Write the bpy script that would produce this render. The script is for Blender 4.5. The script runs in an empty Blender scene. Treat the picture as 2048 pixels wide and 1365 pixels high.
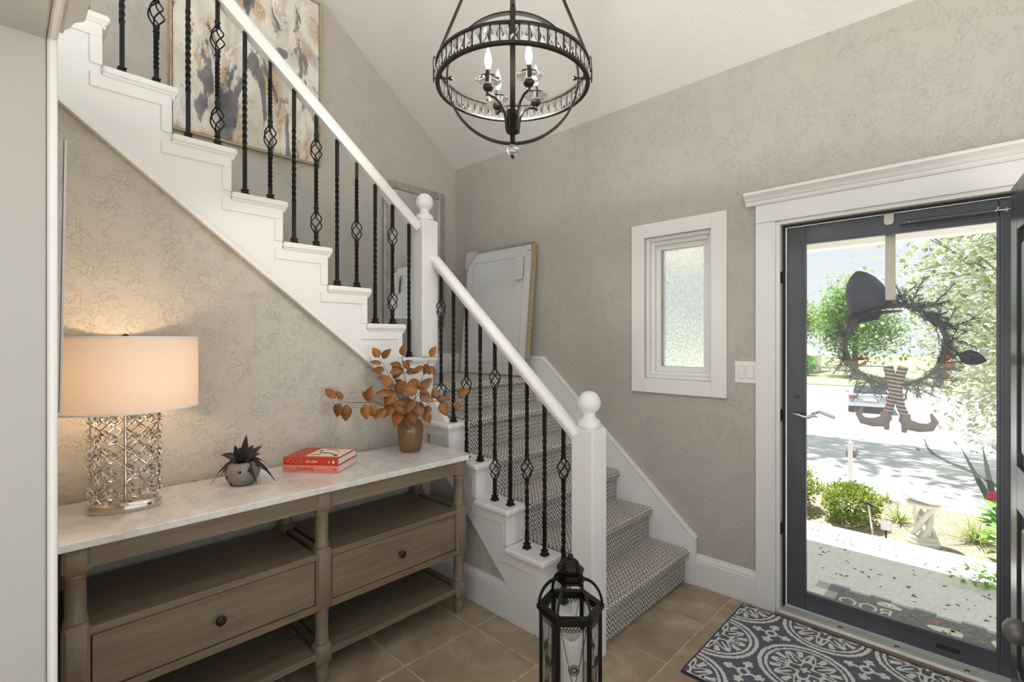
import bpy, bmesh, math, random
from mathutils import Vector, Matrix, Euler
from math import pi, sin, cos, sqrt, radians, atan2

S = bpy.context.scene
COL = S.collection
random.seed(7)

# ------------------------------------------------------------------ camera
cam_d = bpy.data.cameras.new('camera')
cam = bpy.data.objects.new('camera', cam_d)
COL.objects.link(cam)
cam.location = (0, 0, 1.45)
cam.rotation_euler = (radians(90), 0, radians(43.9))
cam_d.sensor_width = 36
cam_d.lens = 987 / 2048 * 36
cam_d.shift_y = -2.5 / 2048
cam_d.clip_start = 0.01
cam_d.clip_end = 400
S.camera = cam

# ------------------------------------------------------------------ world, sun, exposure
W = bpy.data.worlds.new('sky')
S.world = W
W.use_nodes = True
nt = W.node_tree
nt.nodes.clear()
tc = nt.nodes.new('ShaderNodeTexCoord')
sx = nt.nodes.new('ShaderNodeSeparateXYZ')
rmp = nt.nodes.new('ShaderNodeValToRGB')
bgn = nt.nodes.new('ShaderNodeBackground')
out = nt.nodes.new('ShaderNodeOutputWorld')
nt.links.new(tc.outputs['Generated'], sx.inputs[0])
nt.links.new(sx.outputs['Z'], rmp.inputs[0])
e = rmp.color_ramp.elements
e[0].position = 0.0
e[0].color = (0.94, 0.97, 1.0, 1)
e[1].position = 0.6
e[1].color = (0.84, 0.92, 1.0, 1)
nt.links.new(rmp.outputs[0], bgn.inputs[0])
nt.links.new(bgn.outputs[0], out.inputs[0])
bgn.inputs[1].default_value = 0.41

sun_d = bpy.data.lights.new('sun', 'SUN')
sun_d.energy = 4.7
sun_d.angle = radians(0.8)
sun_d.color = (1.0, 0.96, 0.9)
sun = bpy.data.objects.new('sun', sun_d)
COL.objects.link(sun)
sun.rotation_euler = Vector((-0.30, 0.32, 1.0)).to_track_quat('Z', 'Y').to_euler()

BULB = 960.0        # chandelier bulbs
LAMP = 3.3         # table lamp bulb, watts

vs = S.view_settings
vs.view_transform = 'Standard'
vs.look = 'None'
vs.gamma = 1.0
vs.use_curve_mapping = False
vs.exposure = 1.3
cy = S.cycles
cy.max_bounces = 7
cy.diffuse_bounces = 4
cy.glossy_bounces = 4
cy.transmission_bounces = 7
cy.transparent_max_bounces = 16
cy.sample_clamp_indirect = 6.0
cy.caustics_reflective = False
cy.caustics_refractive = False
cy.use_adaptive_sampling = True
cy.adaptive_threshold = 0.03
cy.blur_glossy = 0.5


# ------------------------------------------------------------------ materials
def lin(c):
    c = c / 255.0
    return c / 12.92 if c <= 0.04045 else ((c + 0.055) / 1.055) ** 2.4


def rgb(r, g, b):
    return (lin(r), lin(g), lin(b), 1.0)


class NT:
    """small wrapper that writes shader node expressions"""
    def __init__(self, name):
        self.m = bpy.data.materials.new(name)
        self.m.use_nodes = True
        self.t = self.m.node_tree
        self.p = self.t.nodes['Principled BSDF']
        self.o = self.t.nodes['Material Output']

    def n(self, kind, **kw):
        nd = self.t.nodes.new(kind)
        for k, v in kw.items():
            setattr(nd, k, v)
        return nd

    def put(self, sock, v):
        if isinstance(v, bpy.types.NodeSocket):
            self.t.links.new(v, sock)
        elif v is not None:
            sock.default_value = v

    def math(self, op, a, b=None, c=None):
        nd = self.n('ShaderNodeMath', operation=op)
        self.put(nd.inputs[0], a)
        if b is not None:
            self.put(nd.inputs[1], b)
        if c is not None:
            self.put(nd.inputs[2], c)
        return nd.outputs[0]

    def coord(self, which='Object', scale=(1, 1, 1), rot=(0, 0, 0), loc=(0, 0, 0)):
        c = self.n('ShaderNodeTexCoord')
        mp = self.n('ShaderNodeMapping')
        self.t.links.new(c.outputs[which], mp.inputs[0])
        mp.inputs['Scale'].default_value = scale
        mp.inputs['Rotation'].default_value = rot
        mp.inputs['Location'].default_value = loc
        return mp.outputs[0]

    def noise(self, vec, scale, detail=3, rough=0.5, dist=0.0, out=0):
        nd = self.n('ShaderNodeTexNoise')
        if vec is not None:
            self.t.links.new(vec, nd.inputs['Vector'])
        nd.inputs['Scale'].default_value = scale
        nd.inputs['Detail'].default_value = detail
        nd.inputs['Roughness'].default_value = rough
        nd.inputs['Distortion'].default_value = dist
        return nd.outputs[out]

    def voro(self, vec, scale, feature='F1', out='Distance', rand=1.0):
        nd = self.n('ShaderNodeTexVoronoi', feature=feature)
        self.t.links.new(vec, nd.inputs['Vector'])
        nd.inputs['Scale'].default_value = scale
        nd.inputs['Randomness'].default_value = rand
        return nd.outputs[out]

    def ramp(self, fac, stops):
        nd = self.n('ShaderNodeValToRGB')
        self.put(nd.inputs[0], fac)
        el = nd.color_ramp.elements
        while len(el) < len(stops):
            el.new(0.5)
        for q, (pos, colr) in zip(el, stops):
            q.position = pos
            q.color = colr if len(colr) == 4 else (*colr, 1)
        return nd.outputs[0]

    def mix(self, fac, a, b):
        nd = self.n('ShaderNodeMix', data_type='RGBA')
        self.put(nd.inputs[0], fac)
        self.put(nd.inputs[6], a)
        self.put(nd.inputs[7], b)
        return nd.outputs[2]

    def bump(self, height, strength=0.5, dist=0.01):
        nd = self.n('ShaderNodeBump')
        nd.inputs['Strength'].default_value = strength
        nd.inputs['Distance'].default_value = dist
        self.put(nd.inputs['Height'], height)
        self.t.links.new(nd.outputs[0], self.p.inputs['Normal'])

    def base(self, v):
        self.put(self.p.inputs['Base Color'], v)

    def rough(self, v):
        self.put(self.p.inputs['Roughness'], v)


def simple(name, col, rough=0.5, metal=0.0, spec=0.5, var=0.0, scale=8, bump=0.0, bscale=60):
    q = NT(name)
    q.rough(rough)
    q.p.inputs['Metallic'].default_value = metal
    q.p.inputs['Specular IOR Level'].default_value = spec
    v = q.coord()
    if var > 0:
        nz = q.noise(v, scale, 4)
        dark = tuple(c * (1 - var) for c in col[:3]) + (1,)
        lite = tuple(min(1, c * (1 + var)) for c in col[:3]) + (1,)
        q.base(q.ramp(nz, [(0.3, dark), (0.7, lite)]))
    else:
        q.base(col)
    if bump > 0:
        q.bump(q.noise(v, bscale, 3), bump, 0.003)
    return q.m


M = {}


def wall_mat(name, col, amt, scale):
    q = NT(name)
    v = q.coord('Object')
    wob = q.noise(v, scale * 0.55, 3, 0.55, 0.6)
    wob2 = q.noise(v, scale * 1.4, 4, 0.6, 1.2)
    # skip-trowel plaster: flat islands with crisp broken edges
    a = q.ramp(wob2, [(0.485, (0, 0, 0, 1)), (0.53, (1, 1, 1, 1))])
    b = q.ramp(wob, [(0.42, (0, 0, 0, 1)), (0.60, (1, 1, 1, 1))])
    h = q.math('MULTIPLY', a, b)
    fine = q.noise(v, scale * 6, 2)
    h2 = q.math('ADD', h, q.math('MULTIPLY', fine, 0.25))
    q.bump(h2, amt, 0.0055)
    tone = q.noise(v, 1.3, 2)
    q.base(q.ramp(tone, [(0.3, tuple(c * 0.96 for c in col[:3]) + (1,)), (0.7, col)]))
    q.rough(0.62)
    q.p.inputs['Specular IOR Level'].default_value = 0.35
    return q.m


M['wall'] = wall_mat('wall_paint', rgb(183, 177, 167), 0.54, 22)
M['wall_trowel'] = wall_mat('wall_trowel_paint', rgb(192, 185, 174), 0.64, 20)
M['ceiling'] = wall_mat('ceiling_paint', rgb(222, 218, 213), 0.25, 26)
M['white'] = simple('white_trim_paint', rgb(230, 228, 224), 0.35, var=0.015, scale=4)
M['white_flat'] = simple('white_casing_paint', rgb(230, 227, 222), 0.42, var=0.015, scale=4)
M['iron'] = simple('black_iron', rgb(30, 29, 28), 0.45, 0.55, var=0.2, scale=40, bump=0.15, bscale=120)
M['bronze'] = simple('dark_bronze', rgb(58, 53, 49), 0.38, 0.8, var=0.25, scale=14)
M['grout'] = simple('grout', rgb(192, 174, 148), 0.9, var=0.25, scale=25, bump=0.4, bscale=200)


def tile_mat():
    q = NT('tan_floor_tile')
    v = q.coord('Object')
    oi = q.n('ShaderNodeObjectInfo')
    sh = q.n('ShaderNodeVectorMath', operation='ADD')
    q.t.links.new(v, sh.inputs[0])
    cmb = q.n('ShaderNodeCombineXYZ')
    q.put(cmb.inputs[0], q.math('MULTIPLY', oi.outputs['Random'], 37.0))
    q.put(cmb.inputs[1], q.math('MULTIPLY', oi.outputs['Random'], 11.0))
    q.t.links.new(cmb.outputs[0], sh.inputs[1])
    vv = sh.outputs[0]
    n1 = q.noise(vv, 5.0, 5, 0.6, 0.5)
    n2 = q.noise(vv, 22, 3, 0.5)
    c = q.ramp(n1, [(0.30, rgb(146, 127, 103)), (0.55, rgb(170, 151, 126)), (0.72, rgb(190, 173, 149))])
    c2 = q.mix(q.ramp(n2, [(0.45, (0, 0, 0, 1)), (0.8, (0.5, 0.5, 0.5, 1))]), c, rgb(154, 134, 109))
    q.base(c2)
    q.rough(q.ramp(n1, [(0.3, (0.32,) * 3), (0.8, (0.5,) * 3)]))
    q.bump(n2, 0.10, 0.003)
    return q.m


M['tile'] = tile_mat()


def wood_mat(name, c0, c1, axis='Y', scale=1.0, rough=0.5):
    q = NT(name)
    s = {'X': (2, 34, 34), 'Y': (34, 2, 34), 'Z': (34, 34, 2)}[axis]
    v = q.coord('Object', tuple(x * scale for x in s))
    n1 = q.noise(v, 1.0, 6, 0.62, 0.25)
    n3 = q.noise(q.coord('Object', tuple(x * scale * 3.2 for x in s)), 1.0, 4, 0.6)
    n2 = q.noise(q.coord('Object'), 3, 2)
    c = q.ramp(n1, [(0.32, c0), (0.68, c1)])
    dark = tuple(x * 0.72 for x in c0[:3]) + (1,)
    c = q.mix(q.ramp(n3, [(0.55, (0, 0, 0, 1)), (0.75, (0.55,) * 3 + (1,))]), c, dark)
    c = q.mix(q.math('MULTIPLY', n2, 0.35), c, tuple(x * 0.85 for x in c1[:3]) + (1,))
    q.base(c)
    q.rough(rough)
    q.bump(n3, 0.12, 0.002)
    return q.m


M['console_y'] = wood_mat('console_wood_grain', rgb(103, 88, 71), rgb(137, 119, 98), 'Y')
M['console_x'] = wood_mat('console_wood_cross', rgb(103, 88, 71), rgb(135, 117, 96), 'X')
M['console_z'] = wood_mat('console_wood_leg', rgb(108, 93, 76), rgb(136, 119, 99), 'Z', 0.6)
M['oak'] = wood_mat('threshold_oak', rgb(98, 76, 56), rgb(146, 116, 88), 'X')


def marble_mat():
    q = NT('white_marble')
    v = q.coord('Object')
    w = q.noise(v, 2.6, 6, 0.62, 2.0)
    vein = q.math('ABSOLUTE', q.math('SUBTRACT', w, 0.5))
    m = q.ramp(vein, [(0.0, (1, 1, 1, 1)), (0.035, (0.25, 0.25, 0.25, 1)), (0.09, (0, 0, 0, 1))])
    cl = q.noise(v, 5, 4, 0.55)
    c = q.ramp(cl, [(0.3, rgb(214, 210, 204)), (0.7, rgb(234, 231, 226))])
    q.base(q.mix(q.math('MULTIPLY', m, 0.35), c, rgb(168, 164, 158)))
    q.rough(0.14)
    return q.m


M['marble'] = marble_mat()


def carpet_mat():
    """chevron weave: UV in metres, u across the step, v along the run"""
    q = NT('chevron_carpet')
    c = q.n('ShaderNodeTexCoord')
    sp = q.n('ShaderNodeSeparateXYZ')
    q.t.links.new(c.outputs['UV'], sp.inputs[0])
    u, v = sp.outputs[0], sp.outputs[1]
    vec = c.outputs['UV']
    j1 = q.math('MULTIPLY', q.math('SUBTRACT', q.noise(vec, 45, 2), 0.5), 0.008)
    j2 = q.math('MULTIPLY', q.math('SUBTRACT', q.noise(vec, 60, 2, out=0), 0.5), 0.009)
    uu = q.math('ADD', u, j1)
    zig = q.math('PINGPONG', uu, 0.027)
    t = q.math('ADD', q.math('ADD', v, j2), q.math('MULTIPLY', zig, 1.5))
    row = q.math('FRACT', q.math('DIVIDE', t, 0.026))
    tri = q.math('ABSOLUTE', q.math('SUBTRACT', row, 0.5))
    yarn = q.noise(vec, 420, 2)
    f = q.math('ADD', tri, q.math('MULTIPLY', q.math('SUBTRACT', yarn, 0.5), 0.10))
    col = q.ramp(f, [(0.215, rgb(108, 103, 97)), (0.285, rgb(232, 227, 218))])
    var = q.noise(vec, 9, 3)
    col = q.mix(q.ramp(var, [(0.45, (0, 0, 0, 1)), (0.7, (0.18,) * 3 + (1,))]), col, rgb(150, 138, 122))
    q.base(col)
    q.rough(0.95)
    q.p.inputs['Specular IOR Level'].default_value = 0.1
    q.bump(q.math('ADD', q.math('MULTIPLY', tri, 1.2), yarn), 0.6, 0.004)
    return q.m


M['carpet'] = carpet_mat()


def rug_mat():
    """medallion trellis on charcoal, object coordinates in metres"""
    q = NT('medallion_rug')
    c = q.n('ShaderNodeTexCoord')
    jn = q.n('ShaderNodeTexNoise')
    q.t.links.new(c.outputs['Object'], jn.inputs['Vector'])
    jn.inputs['Scale'].default_value = 75
    jn.inputs['Detail'].default_value = 2
    jv = q.n('ShaderNodeVectorMath', operation='SUBTRACT')
    q.t.links.new(jn.outputs['Color'], jv.inputs[0])
    jv.inputs[1].default_value = (0.5, 0.5, 0.5)
    js = q.n('ShaderNodeVectorMath', operation='SCALE')
    q.t.links.new(jv.outputs[0], js.inputs[0])
    js.inputs['Scale'].default_value = 0.013
    ja = q.n('ShaderNodeVectorMath', operation='ADD')
    q.t.links.new(js.outputs[0], ja.inputs[0])
    q.t.links.new(c.outputs['Object'], ja.inputs[1])
    sp = q.n('ShaderNodeSeparateXYZ')
    q.t.links.new(ja.outputs[0], sp.inputs[0])
    P = 0.383
    mm = q.math

    def cell(a, off):
        fr = mm('FRACT', mm('DIVIDE', mm('ADD', a, off), P))
        return mm('MULTIPLY', mm('SUBTRACT', fr, 0.5), P)

    def polar(x, y):
        r = mm('SQRT', mm('ADD', mm('MULTIPLY', x, x), mm('MULTIPLY', y, y)))
        return r, mm('ARCTAN2', y, x)

    def band(r, r0, w):
        return mm('LESS_THAN', mm('ABSOLUTE', mm('SUBTRACT', r, r0)), w)

    x = cell(sp.outputs[0], 100 * P + 0.57 + P / 2)
    y = cell(sp.outputs[1], 100 * P - 2.43 + P / 2)
    r, th = polar(x, y)
    inside = mm('LESS_THAN', r, 0.158)
    ring = mm('MAXIMUM', band(r, 0.177, 0.0085), band(r, 0.152, 0.006))
    pet = mm('COSINE', mm('MULTIPLY', th, 8.0))
    pet4 = mm('COSINE', mm('MULTIPLY', th, 4.0))
    # outlined petals, scrolls and a small centre flower
    pr = mm('ADD', 0.098, mm('MULTIPLY', pet, 0.030))
    flower = band(r, pr, 0.0085)
    pr2 = mm('ADD', 0.052, mm('MULTIPLY', pet4, 0.020))
    flower2 = band(r, pr2, 0.008)
    core = mm('LESS_THAN', r, mm('ADD', 0.016, mm('MULTIPLY', pet4, 0.007)))
    spk = mm('MULTIPLY', mm('GREATER_THAN', pet, 0.86), mm('MULTIPLY', mm('GREATER_THAN', r, 0.06), mm('LESS_THAN', r, 0.122)))
    bud = mm('MULTIPLY', mm('LESS_THAN', pet, -0.72), mm('MULTIPLY', mm('GREATER_THAN', r, 0.092), mm('LESS_THAN', r, 0.138)))
    med = mm('MULTIPLY', inside, mm('MAXIMUM', mm('MAXIMUM', flower, flower2), mm('MAXIMUM', core, mm('MAXIMUM', spk, bud))))
    # cross motif on the cell corners
    x2 = cell(sp.outputs[0], 100 * P + 0.57)
    y2 = cell(sp.outputs[1], 100 * P - 2.43)
    r2, th2 = polar(x2, y2)
    c4 = mm('COSINE', mm('MULTIPLY', th2, 4.0))
    hub = band(r2, 0.021, 0.0065)
    arms = mm('MULTIPLY', mm('GREATER_THAN', c4, 0.80), mm('MULTIPLY', mm('GREATER_THAN', r2, 0.028), mm('LESS_THAN', r2, 0.083)))
    tips = mm('MULTIPLY', mm('GREATER_THAN', c4, 0.15), band(r2, 0.060, 0.008))
    cross = mm('MAXIMUM', hub, mm('MAXIMUM', arms, tips))
    mask = mm('MAXIMUM', mm('MAXIMUM', ring, med), cross)
    pile = q.noise(c.outputs['Object'], 330, 2)
    dk = q.ramp(pile, [(0.3, rgb(84, 85, 93)), (0.7, rgb(122, 123, 132))])
    lt = q.ramp(pile, [(0.3, rgb(206, 204, 200)), (0.7, rgb(238, 236, 232))])
    q.base(q.mix(mask, dk, lt))
    q.rough(0.95)
    q.p.inputs['Specular IOR Level'].default_value = 0.1
    q.bump(mm('ADD', pile, mm('MULTIPLY', mask, 0.8)), 0.7, 0.004)
    return q.m


M['rug'] = rug_mat()
M['rug_edge'] = simple('rug_binding', rgb(52, 52, 56), 0.9, bump=0.3, bscale=300)


def glass_clear(name, tint=(1, 1, 1, 1), gl=0.05, rough=0.0):
    q = NT(name)
    q.t.nodes.remove(q.p)
    tr = q.n('ShaderNodeBsdfTransparent')
    tr.inputs[0].default_value = tint
    g = q.n('ShaderNodeBsdfGlossy')
    g.inputs['Roughness'].default_value = rough
    lw = q.n('ShaderNodeLayerWeight')
    lw.inputs[0].default_value = 0.5
    fac = q.math('ADD', 0.03, q.math('MULTIPLY', q.math('POWER', lw.outputs['Facing'], 4.0), 0.6))
    mx = q.n('ShaderNodeMixShader')
    q.t.links.new(fac, mx.inputs[0])
    q.t.links.new(tr.outputs[0], mx.inputs[1])
    q.t.links.new(g.outputs[0], mx.inputs[2])
    q.t.links.new(mx.outputs[0], q.o.inputs[0])
    return q.m


M['pane'] = glass_clear('clear_pane', (0.97, 0.98, 0.98, 1))
q = NT('lit_bulb_glass')
q.t.nodes.remove(q.p)
_t = q.n('ShaderNodeBsdfTransparent')
_e = q.n('ShaderNodeEmission')
_e.inputs[0].default_value = (1.0, 0.965, 0.915, 1)
_e.inputs[1].default_value = 0.35
_a = q.n('ShaderNodeAddShader')
q.t.links.new(_t.outputs[0], _a.inputs[0])
q.t.links.new(_e.outputs[0], _a.inputs[1])
q.t.links.new(_a.outputs[0], q.o.inputs[0])
M['bulb_glass'] = q.m
M['lantern_pane'] = glass_clear('lantern_glass', (0.93, 0.94, 0.95, 1))


def crystal(name, rough=0.0, col=(1, 1, 1, 1), ior=1.52):
    q = NT(name)
    q.base(col)
    q.p.inputs['Transmission Weight'].default_value = 1.0
    q.p.inputs['IOR'].default_value = ior
    q.rough(rough)
    return q.m


M['crystal'] = crystal('cut_crystal')


def rain_glass():
    q = NT('rain_glass')
    q.base((0.86, 0.88, 0.86, 1))
    q.p.inputs['Transmission Weight'].default_value = 1.0
    q.p.inputs['IOR'].default_value = 1.18
    q.rough(0.08)
    v = q.coord('Object', (1.0, 1.0, 0.28))
    a = q.noise(v, 110, 3, 0.6, 1.2)
    q.bump(a, 1.0, 0.012)
    return q.m


M['rain_glass'] = rain_glass()
M['chrome'] = simple('polished_nickel', rgb(214, 205, 194), 0.12, 1.0)
M['steel'] = simple('brushed_aluminium', rgb(196, 196, 196), 0.3, 0.9, var=0.05, scale=60)
M['sill'] = simple('pale_aluminium_sill', rgb(214, 212, 208), 0.42, 0.35, var=0.04, scale=20)
M['storm'] = simple('hazed_storm_frame', rgb(86, 88, 92), 0.32, 0.1, var=0.06, scale=6)  # grey raised so the colour carries glare haze over a darker frame
M['weather'] = simple('weather_strip', rgb(44, 40, 37), 0.6)
M['entry_door'] = wood_mat('dark_entry_door', rgb(46, 46, 48), rgb(84, 84, 88), 'Z', 1.0, 0.28)
M['plastic_white'] = simple('switch_plastic', rgb(232, 230, 226), 0.3)


def emis(name, col, strength):
    q = NT(name)
    q.base((0.9, 0.9, 0.9, 1))
    q.p.inputs['Emission Color'].default_value = col
    q.p.inputs['Emission Strength'].default_value = strength
    return q.m


M['bulb'] = emis('lit_candle_bulb', (1.0, 0.965, 0.915, 1), BULB)


def shade_mat():
    q = NT('linen_shade')
    q.t.nodes.remove(q.p)
    d = q.n('ShaderNodeBsdfDiffuse')
    d.inputs[0].default_value = rgb(236, 230, 222)
    t = q.n('ShaderNodeBsdfTranslucent')
    t.inputs[0].default_value = rgb(240, 226, 208)
    mx = q.n('ShaderNodeMixShader')
    mx.inputs[0].default_value = 0.38
    q.t.links.new(d.outputs[0], mx.inputs[1])
    q.t.links.new(t.outputs[0], mx.inputs[2])
    q.t.links.new(mx.outputs[0], q.o.inputs[0])
    return q.m


M['shade'] = shade_mat()


# ------------------------------------------------------------------ mesh building
class MB:
    def __init__(self):
        self.v, self.f, self.uv = [], [], {}
        self.x = None

    def add(self, vs, fs, uvs=None):
        b = len(self.v)
        for p in vs:
            p = Vector(p)
            if self.x is not None:
                p = self.x @ p
            self.v.append(p)
        for k, f in enumerate(fs):
            if uvs is not None:
                self.uv[len(self.f)] = uvs[k]
            self.f.append([b + i for i in f])
        return self

    def box(self, x0, x1, y0, y1, z0, z1):
        v = [(x0, y0, z0), (x1, y0, z0), (x1, y1, z0), (x0, y1, z0), (x0, y0, z1), (x1, y0, z1), (x1, y1, z1), (x0, y1, z1)]
        return self.add(v, [(0, 3, 2, 1), (4, 5, 6, 7), (0, 1, 5, 4), (1, 2, 6, 5), (2, 3, 7, 6), (3, 0, 4, 7)])

    def cbox(self, c, s):
        return self.box(c[0] - s[0] / 2, c[0] + s[0] / 2, c[1] - s[1] / 2, c[1] + s[1] / 2, c[2] - s[2] / 2, c[2] + s[2] / 2)

    def prism(self, poly, plane, a0, a1):
        mp = {'XZ': lambda p, a: (p[0], a, p[1]), 'YZ': lambda p, a: (a, p[0], p[1]), 'XY': lambda p, a: (p[0], p[1], a)}[plane]
        n = len(poly)
        v = [mp(p, a0) for p in poly] + [mp(p, a1) for p in poly]
        f = [tuple(range(n - 1, -1, -1)), tuple(range(n, 2 * n))]
        f += [(i, (i + 1) % n, n + (i + 1) % n, n + i) for i in range(n)]
        return self.add(v, f)

    def tube(self, path, r, n=8, caps=True, flat=1.0, roll=0.0):
        path = [Vector(p) for p in path]
        k = len(path)
        rr = r if isinstance(r, (list, tuple)) else [r] * k
        vs, fs = [], []
        ref = None
        for i, p in enumerate(path):
            t = (path[min(i + 1, k - 1)] - path[max(i - 1, 0)])
            if t.length < 1e-9:
                t = Vector((0, 0, 1))
            t.normalize()
            if ref is None:
                ref = Vector((0, 0, 1)) if abs(t.z) < 0.9 else Vector((1, 0, 0))
            a = ref - t * ref.dot(t)
            if a.length < 1e-6:
                a = t.orthogonal()
            a.normalize()
            ref = a
            b = t.cross(a)
            for j in range(n):
                th = 2 * pi * j / n + roll
                vs.append(p + a * (cos(th) * rr[i]) + b * (sin(th) * rr[i] * flat))
        for i in range(k - 1):
            for j in range(n):
                fs.append((i * n + j, i * n + (j + 1) % n, (i + 1) * n + (j + 1) % n, (i + 1) * n + j))
        if caps:
            fs.append(tuple(range(n - 1, -1, -1)))
            fs.append(tuple((k - 1) * n + j for j in range(n)))
        return self.add(vs, fs)

    def ring(self, c, axis_u, axis_v, R, prof, n=64):
        """sweep a closed profile [(radial, axial)] round a circle"""
        c, U, V = Vector(c), Vector(axis_u).normalized(), Vector(axis_v).normalized()
        Nn = U.cross(V)
        m = len(prof)
        vs, fs = [], []
        for i in range(n):
            a = 2 * pi * i / n
            d = U * cos(a) + V * sin(a)
            for (pr, pa) in prof:
                vs.append(c + d * (R + pr) + Nn * pa)
        for i in range(n):
            for j in range(m):
                fs.append((i * m + j, i * m + (j + 1) % m, ((i + 1) % n) * m + (j + 1) % m, ((i + 1) % n) * m + j))
        return self.add(vs, fs)

    def lathe(self, prof, n=24, c=(0, 0, 0), sx=1.0, sy=1.0, rot=0.0, power=2.0):
        c = Vector(c)
        vs, fs = [], []
        k = len(prof)
        for (r, z) in prof:
            for j in range(n):
                a = 2 * pi * j / n + rot
                vs.append(c + Vector((cos(a) * r * sx, sin(a) * r * sy, z)))
        for i in range(k - 1):
            for j in range(n):
                fs.append((i * n + j, i * n + (j + 1) % n, (i + 1) * n + (j + 1) % n, (i + 1) * n + j))
        if prof[0][0] > 1e-6:
            fs.append(tuple(range(n - 1, -1, -1)))
        if prof[-1][0] > 1e-6:
            fs.append(tuple((k - 1) * n + j for j in range(n)))
        return self.add(vs, fs)

    def sphere(self, c, r, n=16, m=10, sz=1.0):
        prof = [(r * sin(pi * i / m) + 1e-5, -r * sz * cos(pi * i / m)) for i in range(m + 1)]
        return self.lathe(prof, n, c)

    def sweep(self, prof, path, up=(0, 0, 1), closed_caps=True):
        """sweep a closed profile (a across, b up) along a polyline with mitred joints"""
        path = [Vector(p) for p in path]
        up = Vector(up)
        k, m = len(path), len(prof)
        vs, fs = [], []
        for i, p in enumerate(path):
            if i == 0:
                t = (path[1] - path[0]).normalized()
                sc = 1.0
                tm = t
            elif i == k - 1:
                t = (path[-1] - path[-2]).normalized()
                sc = 1.0
                tm = t
            else:
                t1 = (path[i] - path[i - 1]).normalized()
                t2 = (path[i + 1] - path[i]).normalized()
                tm = (t1 + t2).normalized()
                sc = 1.0 / max(0.35, tm.dot(t1))
            side = tm.cross(up).normalized()
            upv = side.cross(tm).normalized()
            for (a, b) in prof:
                vs.append(p + side * a + upv * (b * sc))
        for i in range(k - 1):
            for j in range(m):
                fs.append((i * m + j, i * m + (j + 1) % m, (i + 1) * m + (j + 1) % m, (i + 1) * m + j))
        if closed_caps:
            fs.append(tuple(range(m - 1, -1, -1)))
            fs.append(tuple((k - 1) * m + j for j in range(m)))
        return self.add(vs, fs)

    def mesh(self, name, smooth=None, recalc=True):
        me = bpy.data.meshes.new(name)
        me.from_pydata([tuple(p) for p in self.v], [], self.f)
        if self.uv:
            uvl = me.uv_layers.new(name='UVMap')
            for pi_, poly in enumerate(me.polygons):
                if pi_ in self.uv:
                    for li, uvc in zip(poly.loop_indices, self.uv[pi_]):
                        uvl.data[li].uv = uvc
        if recalc:
            bm = bmesh.new()
            bm.from_mesh(me)
            bmesh.ops.recalc_face_normals(bm, faces=bm.faces)
            bm.to_mesh(me)
            bm.free()
        if smooth is not None:
            me.polygons.foreach_set('use_smooth', [True] * len(me.polygons))
            me.set_sharp_from_angle(angle=radians(smooth))
        me.update()
        return me

    def build(self, name, mat, parent=None, smooth=None, bevel=0.0, recalc=True, seg=2):
        me = self.mesh(name, smooth, recalc)
        me.materials.append(mat if not isinstance(mat, str) else M[mat])
        o = bpy.data.objects.new(name, me)
        COL.objects.link(o)
        if parent is not None:
            attach(o, parent)
        if bevel > 0:
            bv = o.modifiers.new('bevel', 'BEVEL')
            bv.width = bevel
            bv.segments = seg
            bv.limit_method = 'ANGLE'
            bv.angle_limit = radians(40)
        return o


def attach(o, parent):
    """meshes are written in the thing's own axes unless the thing sits at the origin"""
    o.parent = parent


def thing(name, label, cat, loc=(0, 0, 0), rotz=0.0, group=None):
    o = bpy.data.objects.new(name, None)
    o.empty_display_size = 0.05
    COL.objects.link(o)
    o.location = loc
    o.rotation_euler = (0, 0, rotz)
    tag(o, label, cat, group)
    return o


def tag(o, label=None, cat=None, group=None, kind=None):
    if label:
        o['label'] = label
    if cat:
        o['category'] = cat
    if group:
        o['group'] = group
    if kind:
        o['kind'] = kind
    return o


def struct(o):
    o['kind'] = 'structure'
    return o


def sroot(name):
    o = bpy.data.objects.new(name, None)
    o.empty_display_size = 0.05
    COL.objects.link(o)
    o['kind'] = 'structure'
    return o


def dup(o, name, parent, loc=(0, 0, 0), rot=(0, 0, 0), scale=(1, 1, 1)):
    c = o.copy()
    c.name = name
    COL.objects.link(c)
    c.parent = parent
    c.location, c.rotation_euler, c.scale = loc, rot, scale
    return c


def inst(name, me, parent, loc=(0, 0, 0), rot=(0, 0, 0), scale=(1, 1, 1)):
    o = bpy.data.objects.new(name, me)
    COL.objects.link(o)
    if parent is not None:
        o.parent = parent
    o.location, o.rotation_euler, o.scale = loc, rot, scale
    return o


def text_obj(body, size, name, mat, parent, mtx, extrude=0.0002, align='LEFT', shear=0.0, space=1.0, squash=1.0):
    cu = bpy.data.curves.new(name, 'FONT')
    cu.body = body
    cu.size = size
    cu.extrude = extrude
    cu.align_x = align
    cu.align_y = 'CENTER'
    cu.shear = shear
    cu.space_character = space
    cu.resolution_u = 4
    tmp = bpy.data.objects.new(name, cu)
    COL.objects.link(tmp)
    dg = bpy.context.evaluated_depsgraph_get()
    me = bpy.data.meshes.new_from_object(tmp.evaluated_get(dg))
    COL.objects.unlink(tmp)
    bpy.data.objects.remove(tmp)
    me.materials.clear()
    me.materials.append(mat)
    o = bpy.data.objects.new(name, me)
    COL.objects.link(o)
    o.parent = parent
    o.matrix_local = mtx @ Matrix.Diagonal((squash, 1, 1, 1))
    return o


def basis(x, y, o):
    """matrix whose local x, y axes point along x, y at origin o"""
    x, y = Vector(x).normalized(), Vector(y).normalized()
    z = x.cross(y)
    return Matrix(((x.x, y.x, z.x, o[0]), (x.y, y.y, z.y, o[1]), (x.z, y.z, z.z, o[2]), (0, 0, 0, 1)))


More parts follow.
